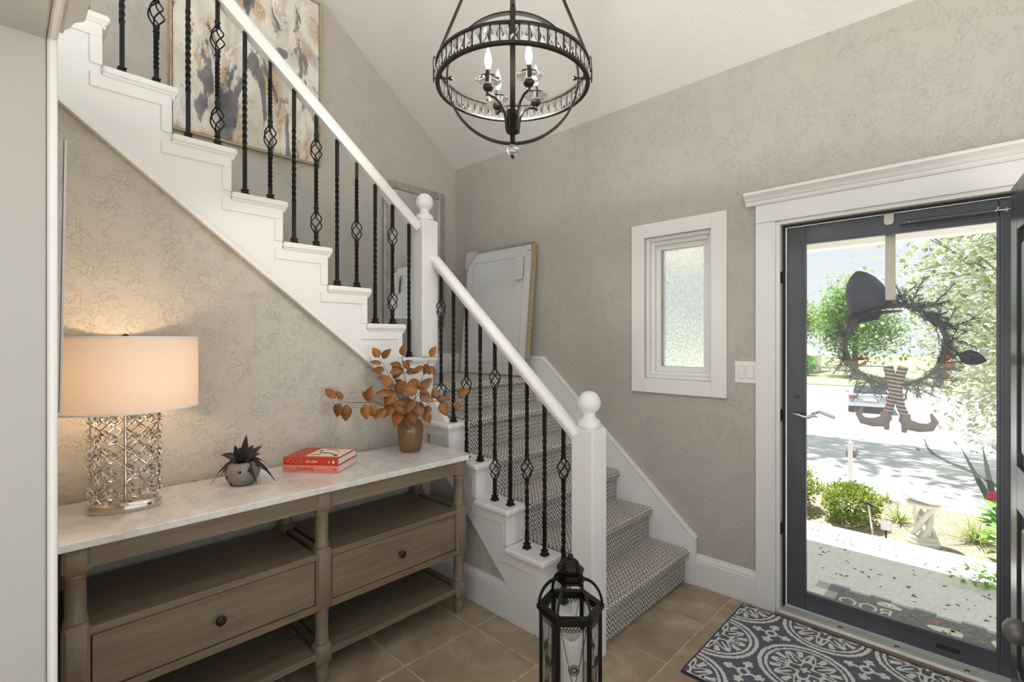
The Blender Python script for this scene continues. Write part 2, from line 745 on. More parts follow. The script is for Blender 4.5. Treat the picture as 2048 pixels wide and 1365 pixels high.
def leaf(mb, p, d, up, L, Wd, bend=0.25, fold=0.15, tip=0.55, seg=4, droop=0.0):
    """one leaf blade of real width, starting at p along d"""
    d = Vector(d).normalized()
    up = Vector(up)
    s = d.cross(up)
    if s.length < 1e-4:
        s = d.orthogonal()
    s.normalize()
    nrm = s.cross(d).normalized()
    vs, fs = [], []
    p = Vector(p)
    for i in range(seg + 1):
        t = i / seg
        w = Wd * (sin(pi * min(1, t ** tip)) ** 0.8 if 0 < t < 1 else 0.02)
        c = p + d * (L * t) + nrm * (-bend * L * t * t) + Vector((0, 0, -droop * L * t * t))
        vs += [c - s * (w / 2) + nrm * (fold * w), c, c + s * (w / 2) + nrm * (fold * w)]
    for i in range(seg):
        a = i * 3
        fs += [(a, a + 1, a + 4, a + 3), (a + 1, a + 2, a + 5, a + 4)]
    mb.add(vs, fs)


# ================================================================== THE SETTING
XW, YF = -2.465, 2.87          # under-stair wall face, front wall face
XA = -3.472                    # far stair wall face
ZC = 2.985                     # front wall height, start of the vault
SL = 0.738                     # vault slope
BX = -1.45                     # left jamb of the cased opening


def ceil_z(y):
    return ZC + SL * (YF - y)


# ---- floor and tiles
fl = MB().box(-2.6, 1.5, -1.2, 2.93, -0.11, -0.003).build('floor', 'grout')
struct(fl)
TS = 0.4136
tm = MB().box(-TS / 2 + 0.0045, TS / 2 - 0.0045, -TS / 2 + 0.0045, TS / 2 - 0.0045, -0.012, 0.0)
tile_me = tm.mesh('tile')
tile_me.materials.append(M['tile'])
for i in range(-4, 8):
    for j in range(-6, 2):
        x = -1.034 + TS * (i + 0.5)
        y = 2.077 + TS * (j + 0.5)
        if x > 1.3 or x < -2.6 or y > 2.72 or y < -1.0:
            continue
        t = inst('tile', tile_me, fl, (x, y, random.uniform(-0.0008, 0.0008)))
        bv = t.modifiers.new('bevel', 'BEVEL')
        bv.width = 0.003
        bv.segments = 2
half = MB().box(-TS / 2 + 0.0045, TS / 2 - 0.0045, -0.10, 0.10, -0.012, 0.0).mesh('tile')
half.materials.append(M['tile'])
for i in range(-4, 8):
    x = -1.034 + TS * (i + 0.5)
    if -2.6 < x < 1.3:
        t = inst('tile', half, fl, (x, 2.077 + TS * 2 - TS + 0.104, 0))
        bv = t.modifiers.new('bevel', 'BEVEL')
        bv.width = 0.003
        bv.segments = 2

# ---- front wall with window and door openings
DX0, DX1, DZ = -0.80, 0.115, 2.075          # door opening
WX0, WX1, WZ0, WZ1 = -1.578, -1.150, 1.205, 2.097
FT = 0.15
b = MB()
for (x0, x1, z0, z1) in [(XA - 0.12, WX0, 0, ZC + 0.02), (WX0, WX1, 0, WZ0), (WX0, WX1, WZ1, ZC + 0.02), (WX1, DX0, 0, ZC + 0.02),
                         (DX0, DX1, DZ, ZC + 0.02), (DX1, 1.0, 0, ZC + 0.02)]:
    b.box(x0, x1, YF, YF + FT, z0, z1)
struct(b.build('wall_front', 'wall'))

# ---- far wall beside the stair (art wall)
b = MB().prism([(-2.4, 0.9), (YF, 0.9), (YF, ZC), (-2.4, ceil_z(-2.4))], 'YZ', XA - 0.12, XA)
struct(b.build('wall_far', 'wall'))

# ---- wall under the upper flight, console stands against it
b = MB().prism([(0.0, 0.0), (1.845, 0.0), (1.845, 0.985), (0.0, 2.46)], 'YZ', XW - 0.09, XW)
struct(b.build('wall_left', 'wall_trowel'))
# ---- wall under the lower flight
b = MB().prism([(XW - 0.02, 0), (-1.58, 0), (-2.44, 0.78), (XW - 0.02, 0.78)], 'XZ', 1.835, 1.90)
struct(b.build('wall_right', 'wall_trowel'))

# ---- wall with the cased opening the camera looks through
ZH = 2.10
b = MB()
b.box(XW - 0.02, BX, -0.06, 0.069, 0, ZH + 0.40)
b.box(BX, -0.55, -0.06, 0.069, ZH, ZH + 0.40)
struct(b.build('wall_back', 'wall'))
tr = sroot('trim_1')
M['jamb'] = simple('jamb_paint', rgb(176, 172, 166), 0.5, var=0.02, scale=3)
MB().box(BX, BX + 0.012, -0.10, 0.069, 0, ZH).build('jamb', 'jamb', tr, bevel=0.004)
MB().box(BX, -0.55, -0.10, 0.069, ZH - 0.012, ZH).build('head_jamb', 'jamb', tr, bevel=0.004)
MB().box(BX - 0.09, BX + 0.006, 0.069, 0.088, 0, ZH + 0.09).build('casing', 'white_flat', tr, bevel=0.006)
MB().box(BX - 0.09, -0.55, 0.069, 0.088, ZH - 0.006, ZH + 0.09).build('head_casing', 'white_flat', tr, bevel=0.006)
prof = [(0, 0), (0.018, 0), (0.022, 0.010), (0.030, 0.018), (0.040, 0.036), (0.056, 0.046), (0.060, 0.052), (0.060, 0.066), (0, 0.066)]
MB().prism([(0.088 + a, ZH + 0.088 + z) for a, z in prof], 'YZ', BX - 0.155, -0.55).build('crown_cap', 'white_flat', tr)

# ---- vaulted ceiling
b = MB().prism([(YF + 0.2, ceil_z(YF + 0.2)), (-0.06, ceil_z(-0.06)), (-0.06, ceil_z(-0.06) + 0.12), (YF + 0.2, ceil_z(YF + 0.2) + 0.12)], 'YZ', XA - 0.2, 1.0)
struct(b.build('ceiling', 'ceiling'))
b = MB().prism([(-0.06, ceil_z(-0.06)), (-0.06, ceil_z(-0.06) + 0.12), (-2.4, ceil_z(-2.4) + 0.12), (-2.4, ceil_z(-2.4))], 'YZ', XA - 0.2, XW + 0.0)
struct(b.build('ceiling', 'ceiling'))

# ---- window
win = sroot('window_1')
yc = YF - 0.020
cw = 0.088
for (x0, x1, z0, z1, nm) in [(WX0 - cw, WX0, WZ0 - cw, WZ1 + cw, 'casing_board'), (WX1, WX1 + cw, WZ0 - cw, WZ1 + cw, 'casing_board'),
                             (WX0, WX1, WZ1, WZ1 + cw, 'casing_board'), (WX0, WX1, WZ0 - cw, WZ0, 'casing_board')]:
    MB().box(x0, x1, yc, YF + 0.002, z0, z1).build(nm, 'white_flat', win, bevel=0.003)


def rect_frame(x0, x1, z0, z1, w, y0, y1, name, mat, parent, bevel=0.002):
    m = MB()
    m.box(x0, x0 + w, y0, y1, z0, z1)
    m.box(x1 - w, x1, y0, y1, z0, z1)
    m.box(x0 + w, x1 - w, y0, y1, z1 - w, z1)
    m.box(x0 + w, x1 - w, y0, y1, z0, z0 + w)
    return m.build(name, mat, parent, bevel=bevel)


rect_frame(WX0, WX1, WZ0, WZ1, 0.022, YF + 0.012, YF + 0.15, 'jamb_liner', 'white_flat', win)
rect_frame(WX0 + 0.022, WX1 - 0.022, WZ0 + 0.022, WZ1 - 0.022, 0.024, YF + 0.040, YF + 0.15, 'window_frame', 'white_flat', win)
sash = rect_frame(WX0 + 0.046, WX1 - 0.046, WZ0 + 0.046, WZ1 - 0.046, 0.030, YF + 0.062, YF + 0.12, 'sash', 'white_flat', win)
MB().box(WX0 + 0.074, WX1 - 0.074, YF + 0.085, YF + 0.091, WZ0 + 0.074, WZ1 - 0.074).build('pane', 'rain_glass', sash)

# ---- entry door casing with crown head
tr = sroot('trim_2')
CW = 0.098
MB().box(DX0 - CW - 0.008, DX0 - 0.008, YF - 0.022, YF + 0.001, 0, DZ + 0.003).build('casing', 'white_flat', tr, bevel=0.003)
MB().box(DX1 + 0.008, DX1 + CW, YF - 0.022, YF + 0.001, 0, DZ + 0.003).build('casing', 'white_flat', tr, bevel=0.003)
MB().box(DX0 - CW - 0.008, DX1 + CW, YF - 0.022, YF + 0.001, DZ + 0.004, DZ + 0.102).build('head_casing', 'white_flat', tr, bevel=0.003)
prof = [(0, 0), (0.030, 0), (0.036, 0.010), (0.036, 0.018), (0.044, 0.024), (0.052, 0.036), (0.066, 0.048), (0.072, 0.052), (0.072, 0.066), (0, 0.066)]
MB().prism([(YF + 0.001 - a, DZ + 0.102 + z) for a, z in prof], 'YZ', DX0 - CW - 0.055, DX1 + CW + 0.055).build('crown_cap', 'white_flat', tr)
# jamb and stops
m = MB()
m.box(DX0 - 0.008, DX0 + 0.012, YF - 0.010, YF + FT, 0.0, DZ)
m.box(DX1 - 0.012, DX1 + 0.008, YF - 0.010, YF + FT, 0.0, DZ)
m.box(DX0 + 0.012, DX1 - 0.012, YF - 0.010, YF + FT, DZ - 0.016, DZ + 0.004)
m.build('door_jamb', 'white_flat', tr, bevel=0.002)
m = MB()
m.box(DX0 + 0.012, DX0 + 0.022, YF + 0.030, YF + 0.052, 0.03, DZ - 0.016)
m.box(DX0 + 0.022, DX1 - 0.012, YF + 0.030, YF + 0.052, DZ - 0.026, DZ - 0.016)
m.build('weather_strip', 'weather', tr)
for z in (0.42, 1.02, 1.75):
    MB().box(DX0 + 0.010, DX0 + 0.016, YF - 0.004, YF + 0.018, z, z + 0.06).build('strike_plate', 'bronze', tr)
# threshold
MB().box(DX0 - 0.005, DX1 + 0.01, YF - 0.050, YF - 0.034, 0.0, 0.020).build('oak_nosing', 'oak', tr, bevel=0.008)
MB().prism([(YF - 0.034, 0.0), (YF + FT + 0.03, 0.0), (YF + FT + 0.03, 0.010), (YF + 0.06, 0.022), (YF + 0.02, 0.029), (YF - 0.020, 0.029), (YF - 0.034, 0.022)], 'YZ', DX0 + 0.013, DX1 - 0.013).build('sill_plate', 'sill', tr)
for x in (-0.52, -0.30, -0.06):
    MB().lathe([(0.011, 0), (0.010, 0.003), (0.004, 0.0035), (0, 0.003)], 14, (x, YF + 0.004, 0.030)).build('sill_screw', 'chrome', tr, smooth=40)

# ---- storm door
sd = sroot('door_1')
SX0, SX1, SZ0, SZ1 = DX0 + 0.026, 0.078, 0.030, 2.048
GX0, GX1, GZ0, GZ1 = -0.682, 0.030, 0.128, 1.950
Y0, Y1 = YF + 0.062, YF + 0.098
MB().box(SX0, GX0 - 0.006, Y0, Y1, SZ0, SZ1).build('stile', 'storm', sd, bevel=0.004)
MB().box(GX1 + 0.006, SX1, Y0, Y1, SZ0, SZ1).build('stile', 'storm', sd, bevel=0.004)
MB().box(GX0 - 0.006, GX1 + 0.006, Y0, Y1, GZ1 + 0.006, SZ1).build('top_rail', 'storm', sd, bevel=0.003)
MB().box(GX0 - 0.006, GX1 + 0.006, Y0, Y1, SZ0, GZ0 - 0.006).build('bottom_rail', 'storm', sd, bevel=0.003)
for k_, (w_, y_) in enumerate([(0.022, Y0 - 0.004), (0.010, Y0 - 0.008)]):
    rect_frame(GX0 - w_, GX1 + w_, GZ0 - w_, GZ1 + w_, w_ * 0.55 if k_ == 0 else 0.011, y_, Y0 + 0.012, 'glazing_bead', 'storm', sd, 0.002)
MB().box(GX0 - 0.004, GX1 + 0.004, Y0 + 0.014, Y0 + 0.018, GZ0 - 0.004, GZ1 + 0.004).build('pane', 'pane', sd)
MB().box(-0.165, -0.085, Y0 - 0.003, Y0 + 0.002, 0.062, 0.082).build('maker_plate', 'weather', sd, bevel=0.002)
MB().lathe([(0.006, 0), (0.006, 0.003), (0, 0.004)], 10).build('screw', 'storm', sd).matrix_local = basis((1, 0, 0), (0, 0, 1), (-0.70, Y0, 0.085))
MB().box(SX1, SX1 + 0.026, Y0 - 0.004, Y1 + 0.006, SZ0, SZ1 + 0.006).build('hinge_rail', 'storm', sd, bevel=0.002)
# lever handle, lock
hz = 1.058
m = MB().tube([(-0.712, Y0, hz), (-0.712, Y0 - 0.038, hz)], 0.008, 10)
hn = m.build('lever_handle', 'steel', sd, smooth=50)
m = MB().tube([(-0.735, Y0 - 0.040, hz + 0.004), (-0.712, Y0 - 0.042, hz), (-0.685, Y0 - 0.044, hz - 0.008), (-0.665, Y0 - 0.044, hz - 0.008), (-0.640, Y0 - 0.042, hz + 0.004), (-0.622, Y0 - 0.040, hz - 0.004)], [0.005, 0.009, 0.009, 0.0085, 0.008, 0.005], 10)
m.build('lever', 'steel', hn, smooth=50)
m = MB().lathe([(0.010, 0), (0.010, 0.006), (0.004, 0.012), (0, 0.012)], 12)
m.build('lock_knob', 'storm', sd, smooth=40).matrix_local = basis((1, 0, 0), (0, 0, 1), (-0.722, Y0, 1.150))
m = MB().tube([(-0.66, Y1, hz), (-0.66, Y1 + 0.04, hz), (-0.64, Y1 + 0.05, hz + 0.01), (-0.57, Y1 + 0.05, hz - 0.015)], 0.009, 8)
m.build('outer_lever', 'steel', sd, smooth=50)
# closer
cl = MB().tube([(-0.255, Y0 - 0.028, 1.993), (0.025, Y0 - 0.028, 1.993)], 0.010, 12).build('closer_tube', 'storm', sd, smooth=50)
MB().tube([(-0.285, Y0 - 0.028, 1.993), (0.075, Y0 - 0.028, 1.993)], 0.004, 8).build('rod', 'chrome', cl, smooth=50)
MB().box(-0.290, -0.262, Y0 - 0.036, Y0, 1.985, 2.002).build('bracket', 'storm', cl, bevel=0.002)
MB().tube([(0.020, Y0 - 0.03, 1.985), (0.030, Y0 - 0.034, 1.990), (0.036, Y0 - 0.034, 2.006)], 0.003, 6).build('hook', 'chrome', cl)
MB().lathe([(0.010, 0), (0.010, 0.003), (0.003, 0.004), (0.003, 0.018), (0, 0.018)], 10, (0.060, Y0 - 0.02, 1.985)).build('pin', 'chrome', cl)

# ---- over-door wreath hanger: interior tab, strap outside
wh = thing('wreath_hanger', 'beige metal over-door strap hanging down the outside of the storm door', 'hanger', (-0.335, Y1 + 0.006, SZ1))
m = MB()
m.box(-0.020, 0.020, 0, 0.003, -0.405, 0.003)
m.box(-0.020, 0.020, -0.052, 0.003, 0.0, 0.003)
m.prism([(-0.019, 0.003), (0.019, 0.003), (0.019, -0.042), (0.012, -0.053), (-0.012, -0.053), (-0.019, -0.042)], 'XZ', -0.053, -0.049)
m.box(-0.020, 0.020, 0.0, 0.032, -0.408, -0.405)
m.box(-0.020, 0.020, 0.029, 0.032, -0.408, -0.385)
M['strap'] = simple('champagne_metal', rgb(206, 194, 178), 0.4, 0.5)
m.build('strap', 'strap', wh, bevel=0.001)

# ---- open entry door at the right edge
ed = sroot('door_2')
ed.location = (0.112, 2.752, 0)
ed.rotation_euler = (0, 0, radians(-84.0))
T = 0.045
MB().box(0.0, 0.12, -T, 0, 0.012, 2.040).build('stile', 'entry_door', ed, bevel=0.003)
MB().box(0.78, 0.90, -T, 0, 0.012, 2.040).build('stile', 'entry_door', ed, bevel=0.003)
for z0, z1 in ((0.012, 0.22), (0.82, 0.98), (1.86, 2.04)):
    MB().box(0.12, 0.78, -T, 0, z0, z1).build('rail', 'entry_door', ed, bevel=0.003)
MB().box(0.42, 0.48, -T, 0, 0.22, 0.82).build('muntin', 'entry_door', ed, bevel=0.003)
MB().box(0.42, 0.48, -T, 0, 0.98, 1.86).build('muntin', 'entry_door', ed, bevel=0.003)
for x0, x1 in ((0.12, 0.42), (0.48, 0.78)):
    for z0, z1 in ((0.22, 0.82), (0.98, 1.86)):
        m = MB().box(x0, x1, -T + 0.014, -0.014, z0, z1)
        pn = m.build('panel', 'entry_door', ed)
        MB().box(x0 + 0.05, x1 - 0.05, -T + 0.004, -0.004, z0 + 0.05, z1 - 0.05).build('raised_field', 'entry_door', pn, bevel=0.012)
for z in (0.25, 1.05, 1.82):
    MB().tube([(-0.006, 0.004, z), (-0.006, 0.004, z + 0.09)], 0.006, 8).build('hinge', 'bronze', ed)
kn = MB().lathe([(0.012, 0), (0.012, 0.020), (0.030, 0.030), (0.036, 0.045), (0.032, 0.060), (0.016, 0.070), (0, 0.071)], 20)
kn = kn.build('door_knob', 'bronze', ed, smooth=50)
kn.matrix_local = basis((1, 0, 0), (0, 0, -1), (0.84, 0, 0.96))
kp = MB().lathe([(0.012, 0.0), (0.012, 0.026), (0.022, 0.033), (0.035, 0.046), (0.039, 0.062), (0.034, 0.078), (0.017, 0.090), (0, 0.092)], 20).build('rounded_grey_shape', simple('grey_shape_finish', rgb(120, 114, 112), 0.4, 0.3), ed, smooth=60)  # unidentified rounded grey shape, set on the door face
kp.matrix_local = basis((1, 0, 0), (0, 0, 1), (0.56, -T, 0.545))

# ---- baseboards
BB = [(0, 0), (0.016, 0), (0.016, 0.142), (0.013, 0.148), (0.013, 0.156), (0.006, 0.172), (0.003, 0.184), (0, 0.184)]


def baseboard(name, x0, x1, y, side, axis='X', z=0.0, h=1.0):
    m = MB()
    if axis == 'X':
        m.prism([(y + side * a, z + b_ * h) for a, b_ in BB], 'YZ', x0, x1)
    else:
        m.prism([(y + side * a, z + b_ * h) for a, b_ in BB], 'XZ', x0, x1)
    return m.build(name, 'white_flat', None)


struct(baseboard('baseboard_front', -1.236, DX0 - CW - 0.008, YF, -1))
struct(baseboard('baseboard_left', 0.07, 1.82, XW, 1, 'Y'))
struct(baseboard('baseboard_right', XW + 0.015, -1.60, 1.835, -1))
struct(baseboard('baseboard_far', XA, -2.415, YF, -1, 'X', 1.16, 0.9))
struct(baseboard('baseboard_far', 1.85, YF - 0.02, XA, 1, 'Y', 1.16, 0.9))

# ================================================================== STAIRCASE
RISE = 0.1925
LRUN, LX1 = 0.235, -1.285
URUN, UY1 = 0.2245, 1.8695
st = thing('staircase', 'white L-shaped staircase with chevron carpet and twisted black iron balusters', 'staircase')


def lx(k):
    return LX1 - LRUN * (k - 1)


RB = 0.028
NL = 6
# --- lower flight: solid white risers, tread ends, stringer
for k in range(1, NL + 1):
    z = RISE * k
    xr = lx(k) - RB
    xb = lx(k + 1) - RB if k < NL else XA + 0.005
    MB().box(xb, xr, 1.852, 2.838, (k - 1) * RISE if k > 1 else 0.0, z - 0.034).build('riser', 'white', st)
    xe = lx(k + 1) - RB if k < NL else -2.56
    t = MB().box(xe, lx(k), 1.788, 1.956, z - 0.032, z).build('tread', 'white', st, bevel=0.012, seg=4)
    m = MB()
    pr = [(0, 0), (0.014, 0), (0.012, -0.006), (0.006, -0.012), (0.003, -0.020), (0, -0.022)]
    m.prism([(xr + a * 1.2, z - 0.031 + b_) for a, b_ in pr], 'XZ', 1.802, 1.956)
    m.prism([(1.818 - a * 1.2, z - 0.031 + b_) for a, b_ in pr], 'YZ', xe, xr + 0.014)
    m.build('cove_moulding', 'white', t)
poly = [(lx(1) - RB, 0.0)]
for k in range(1, NL + 1):
    poly.append((lx(k) - RB, RISE * k - 0.032))
    if k < NL:
        poly.append((lx(k + 1) - RB, RISE * k - 0.032))
poly += [(XW + 0.018, RISE * NL - 0.032)]
poly = [p for p in poly if p[0] >= XW + 0.017]
poly += [(XW + 0.018, RISE * (NL - 1) - 0.032), (XW + 0.018, 0.792), (-1.588, 0.0)]
MB().prism(poly, 'XZ', 1.818, 1.853).build('stringer', 'white', st, bevel=0.0015)
for k in range(1, NL):
    xr, xn, z = lx(k) - RB, lx(k + 1) - RB, RISE * k
    m = MB()
    m.box(xn - 0.036, xr + 0.001, 1.811, 1.819, z - 0.088, z - 0.034)
    m.box(xr - 0.036, xr + 0.001, 1.811, 1.819, max(0, z - RISE), z - 0.088)
    m.build('stringer_trim', 'white', st, bevel=0.002)


# --- chevron carpet, one piece per step
def carpet_piece(xr, xn, zlo, zhi, xback, y0, y1, v0, name='carpet_step'):
    th = 0.013
    R = 0.024
    pts = [(xr + th, zlo + th)]
    zc = zhi + th - R
    for i in range(5):
        pts.append((xr + th, zlo + th + (zc - R - 0.012 - zlo - th) * (i + 1) / 5))
    pts.append((xr + th + 0.006, zc - R - 0.002))
    for i in range(9):
        a = -pi / 2 + pi * i / 8
        pts.append((xn + th - R + R * cos(a) * 1.0, zc + R * sin(a)))
    n = 5
    x_s = pts[-1][0]
    for i in range(n):
        pts.append((x_s + (xback + th - x_s) * (i + 1) / n, zhi + th))
    m = MB()
    acc = [v0]
    for a, b_ in zip(pts, pts[1:]):
        acc.append(acc[-1] + sqrt((a[0] - b_[0]) ** 2 + (a[1] - b_[1]) ** 2))
    ny = 2
    vs, fs, uvs = [], [], []
    for (x, z) in pts:
        vs += [(x, y0, z), (x, y1, z)]
    for i in range(len(pts) - 1):
        fs.append((2 * i, 2 * i + 1, 2 * i + 3, 2 * i + 2))
        uvs.append([(y0, acc[i]), (y1, acc[i]), (y1, acc[i + 1]), (y0, acc[i + 1])])
    # sides down to the boards so the piece has thickness
    b0 = len(vs)
    inn = [(min(x - 0.012, xr), min(z, zhi - 0.001)) if z < zc else (x - 0.004, zhi - 0.001) for (x, z) in pts]
    for (x, z) in inn:
        vs += [(x, y0, z), (x, y1, z)]
    for i in range(len(pts) - 1):
        for s_ in (0, 1):
            fs.append((2 * i + s_, 2 * i + 2 + s_, b0 + 2 * i + 2 + s_, b0 + 2 * i + s_))
            uvs.append([(0.01, acc[i]), (0.01, acc[i + 1]), (0.02, acc[i + 1]), (0.02, acc[i])])
    m.add(vs, fs, uvs)
    o = m.build(name, 'carpet', st, smooth=50)
    return acc[-1]


v = 0.0
for k in range(1, NL + 1):
    xb = lx(k + 1) - RB if k < NL else XA + 0.01
    v = carpet_piece(lx(k) - RB, lx(k), RISE * (k - 1), RISE * k, xb, 1.955, 2.838, v)

# --- upper flight
NU = 9
for j in range(NU):
    z = RISE * (NL + 1 + j)
    yn = UY1 - URUN * j
    yr, yb = yn - 0.025, yn - URUN - 0.025
    MB().box(XA + 0.004, -2.486, yb - 0.02, yr, z - RISE, z - 0.034).build('riser', 'white', st)
    t = MB().box(XA + 0.004, -2.428, yb, yn, z - 0.032, z).build('tread', 'white', st, bevel=0.012, seg=4)
    m = MB()
    m.prism([(-2.447 + a * 1.15, z - 0.031 + b_) for a, b_ in pr], 'XZ', yb, yr + 0.012)
    m.prism([(yr + a * 1.2, z - 0.031 + b_) for a, b_ in pr], 'YZ', XA + 0.01, -2.434)
    m.build('cove_moulding', 'white', t)


def zline(y):
    return 2.343 - 0.798 * (y - 0.147)


YE = UY1 - 0.025
poly = []
for j in range(NU):
    z = RISE * (NL + 1 + j)
    poly.append((UY1 - 0.025 - URUN * j, z - 0.033))
    poly.append((UY1 - 0.025 - URUN * (j + 1), z - 0.033))
ylast = poly[-1][0]
poly += [(ylast, zline(ylast)), (YE, zline(YE))]
MB().prism(poly, 'YZ', -2.488, -2.447).build('stringer', 'white', st, bevel=0.0015)
for j in range(NU - 1):
    z, yr, yn2 = RISE * (NL + 1 + j), UY1 - 0.025 - URUN * j, UY1 - 0.025 - URUN * (j + 1)
    m = MB()
    m.box(-2.448, -2.4395, yn2 - 0.036, yr + 0.001, z - 0.088, z - 0.034)
    if j > 0:
        m.box(-2.448, -2.4395, yr - 0.036, yr + 0.001, z - RISE, z - 0.088)
    m.build('stringer_trim', 'white', st, bevel=0.002)
hp = [(-0.016, -0.016), (0.016, -0.016), (0.016, -0.004), (0.010, 0.010), (0.0, 0.016), (-0.010, 0.016), (-0.016, 0.010)]
MB().sweep([(a, b_) for a, b_ in hp], [(-2.443, -0.4, zline(-0.4)), (-2.443, YE - 0.02, zline(YE - 0.02))]).build('stringer_bead', 'white', st, smooth=30)

# --- skirt board on the front wall
sk = [(-1.236, 0.0), (-1.236, 0.272), (-2.412, 1.305), (-2.56, 1.305), (-2.56, 1.0), (-1.45, 0.0)]
MB().prism(sk, 'XZ', 2.840, YF).build('skirt_board', 'white', st, bevel=0.002)
MB().sweep([(-0.020, -0.004), (0.020, -0.004), (0.016, 0.010), (-0.018, 0.010)],
           [(-1.236, 2.853, 0.274), (-2.412, 2.853, 1.307), (-2.56, 2.853, 1.307)]).build('skirt_cap', 'white', st, bevel=0.002)


# --- newel posts with ball finials
def newel(x0, x1, y0, y1, z0, z1):
    c = ((x0 + x1) / 2, (y0 + y1) / 2)
    h = (x1 - x0) / 2
    m = MB()
    m.box(x0, x1, y0, y1, z0, z1)
    p = m.build('newel_post', 'white', st, bevel=0.005, seg=3)
    MB().lathe([(h * 1.30, 0), (h * 0.9, 0.010)], 4, (c[0], c[1], z1), rot=pi / 4).build('cap', 'white', p)
    pf = [(0.050, 0.0), (0.054, 0.006), (0.054, 0.016), (0.050, 0.022), (0.051, 0.027), (0.046, 0.034), (0.032, 0.042), (0.028, 0.054), (0.031, 0.062)]
    cz, R = 0.112, 0.054
    for i in range(17):
        a = -pi / 2 + 0.60 + (pi - 0.60) * i / 16
        r = R * cos(a)
        zz = cz + R * sin(a)
        if i in (8, 10):
            r -= 0.003
        pf.append((max(r, 0.0), zz))
    MB().lathe(pf, 32, (c[0], c[1], z1 + 0.006)).build('ball_finial', 'white', p, smooth=55)


newel(-1.376, -1.260, 1.822, 1.937, 0.0, 1.043)
newel(-2.536, -2.420, 1.746, 1.862, RISE * 7, 2.172)


# --- handrails
def rail_prof(w, h):
    return [(-w * 0.36, -h / 2), (w * 0.36, -h / 2), (w * 0.40, -h * 0.30), (w * 0.50, -h * 0.12), (w * 0.50, h * 0.10), (w * 0.42, h * 0.32), (w * 0.26, h * 0.46), (0, h * 0.5),
            (-w * 0.26, h * 0.46), (-w * 0.42, h * 0.32), (-w * 0.50, h * 0.10), (-w * 0.50, -h * 0.12), (-w * 0.40, -h * 0.30)]


LY = 1.842
UXR = -2.478


def lrail_top(x):
    return 1.064 - 0.868 * (x + 1.376)


def urail_top(y):
    return 2.178 + 0.8175 * (1.742 - y)


VT = 0.066
ca = cos(math.atan(0.868))
MB().sweep(rail_prof(0.074, VT * ca), [(-2.425, LY, lrail_top(-2.425) - VT / 2), (-1.352, LY, lrail_top(-1.352) - VT / 2)]).build('handrail', 'white', st, smooth=40)
VT2 = 0.084
ca2 = cos(math.atan(0.8175))
MB().sweep(rail_prof(0.068, VT2 * ca2), [(UXR, 1.750, urail_top(1.750) - VT2 / 2), (UXR, -0.3, urail_top(-0.3) - VT2 / 2)]).build('handrail', 'white', st, smooth=40)

# --- iron balusters
HB = 0.0075


def bar_mesh(L, twists):
    m = MB()
    zs = [(0.0, 0.0)]
    ang = 0.0
    zcur = 0.0
    for (za, zb, tr_) in twists:
        if za > zcur:
            zs.append((za, ang))
        n = max(4, int(abs(tr_) * 16))
        for i in range(1, n + 1):
            zs.append((za + (zb - za) * i / n, ang + tr_ * 2 * pi * i / n))
        ang += tr_ * 2 * pi
        zcur = zb
    zs.append((L, ang))
    vs, fs = [], []
    for (z, a) in zs:
        for q in range(4):
            t = a + pi / 4 + q * pi / 2
            vs.append((cos(t) * HB * 1.414, sin(t) * HB * 1.414, z))
    for i in range(len(zs) - 1):
        for q in range(4):
            fs.append((4 * i + q, 4 * i + (q + 1) % 4, 4 * i + 4 + (q + 1) % 4, 4 * i + 4 + q))
    fs.append((3, 2, 1, 0))
    fs.append(tuple(len(vs) - 4 + q for q in range(4)))
    m.add(vs, fs)
    return m.mesh('baluster')


HBK = 0.108
m = MB()
for q in range(4):
    pth = []
    for i in range(13):
        t = i / 12
        r = 0.005 + 0.025 * sin(pi * t) ** 0.9
        a = q * pi / 2 + pi * 0.95 * t
        pth.append((cos(a) * r, sin(a) * r, -HBK / 2 + HBK * t))
    m.tube(pth, 0.0033, 5)
basket_me = m.mesh('basket', 60)
basket_me.materials.append(M['iron'])
collar_me = MB().lathe([(0.0095, -0.016), (0.0125, -0.013), (0.0125, -0.009), (0.0100, -0.006), (0.0100, 0.006), (0.0125, 0.009), (0.0125, 0.013), (0.0095, 0.016)], 10).mesh('collar', 40)
collar_me.materials.append(M['iron'])
shoe_me = MB().lathe([(0.0235, 0), (0.0235, 0.008), (0.0165, 0.016), (0.0165, 0.022), (0.020, 0.024), (0.020, 0.029), (0.012, 0.031)], 4, rot=pi / 4, sx=1.0).mesh('shoe')
shoe_me.materials.append(M['iron'])


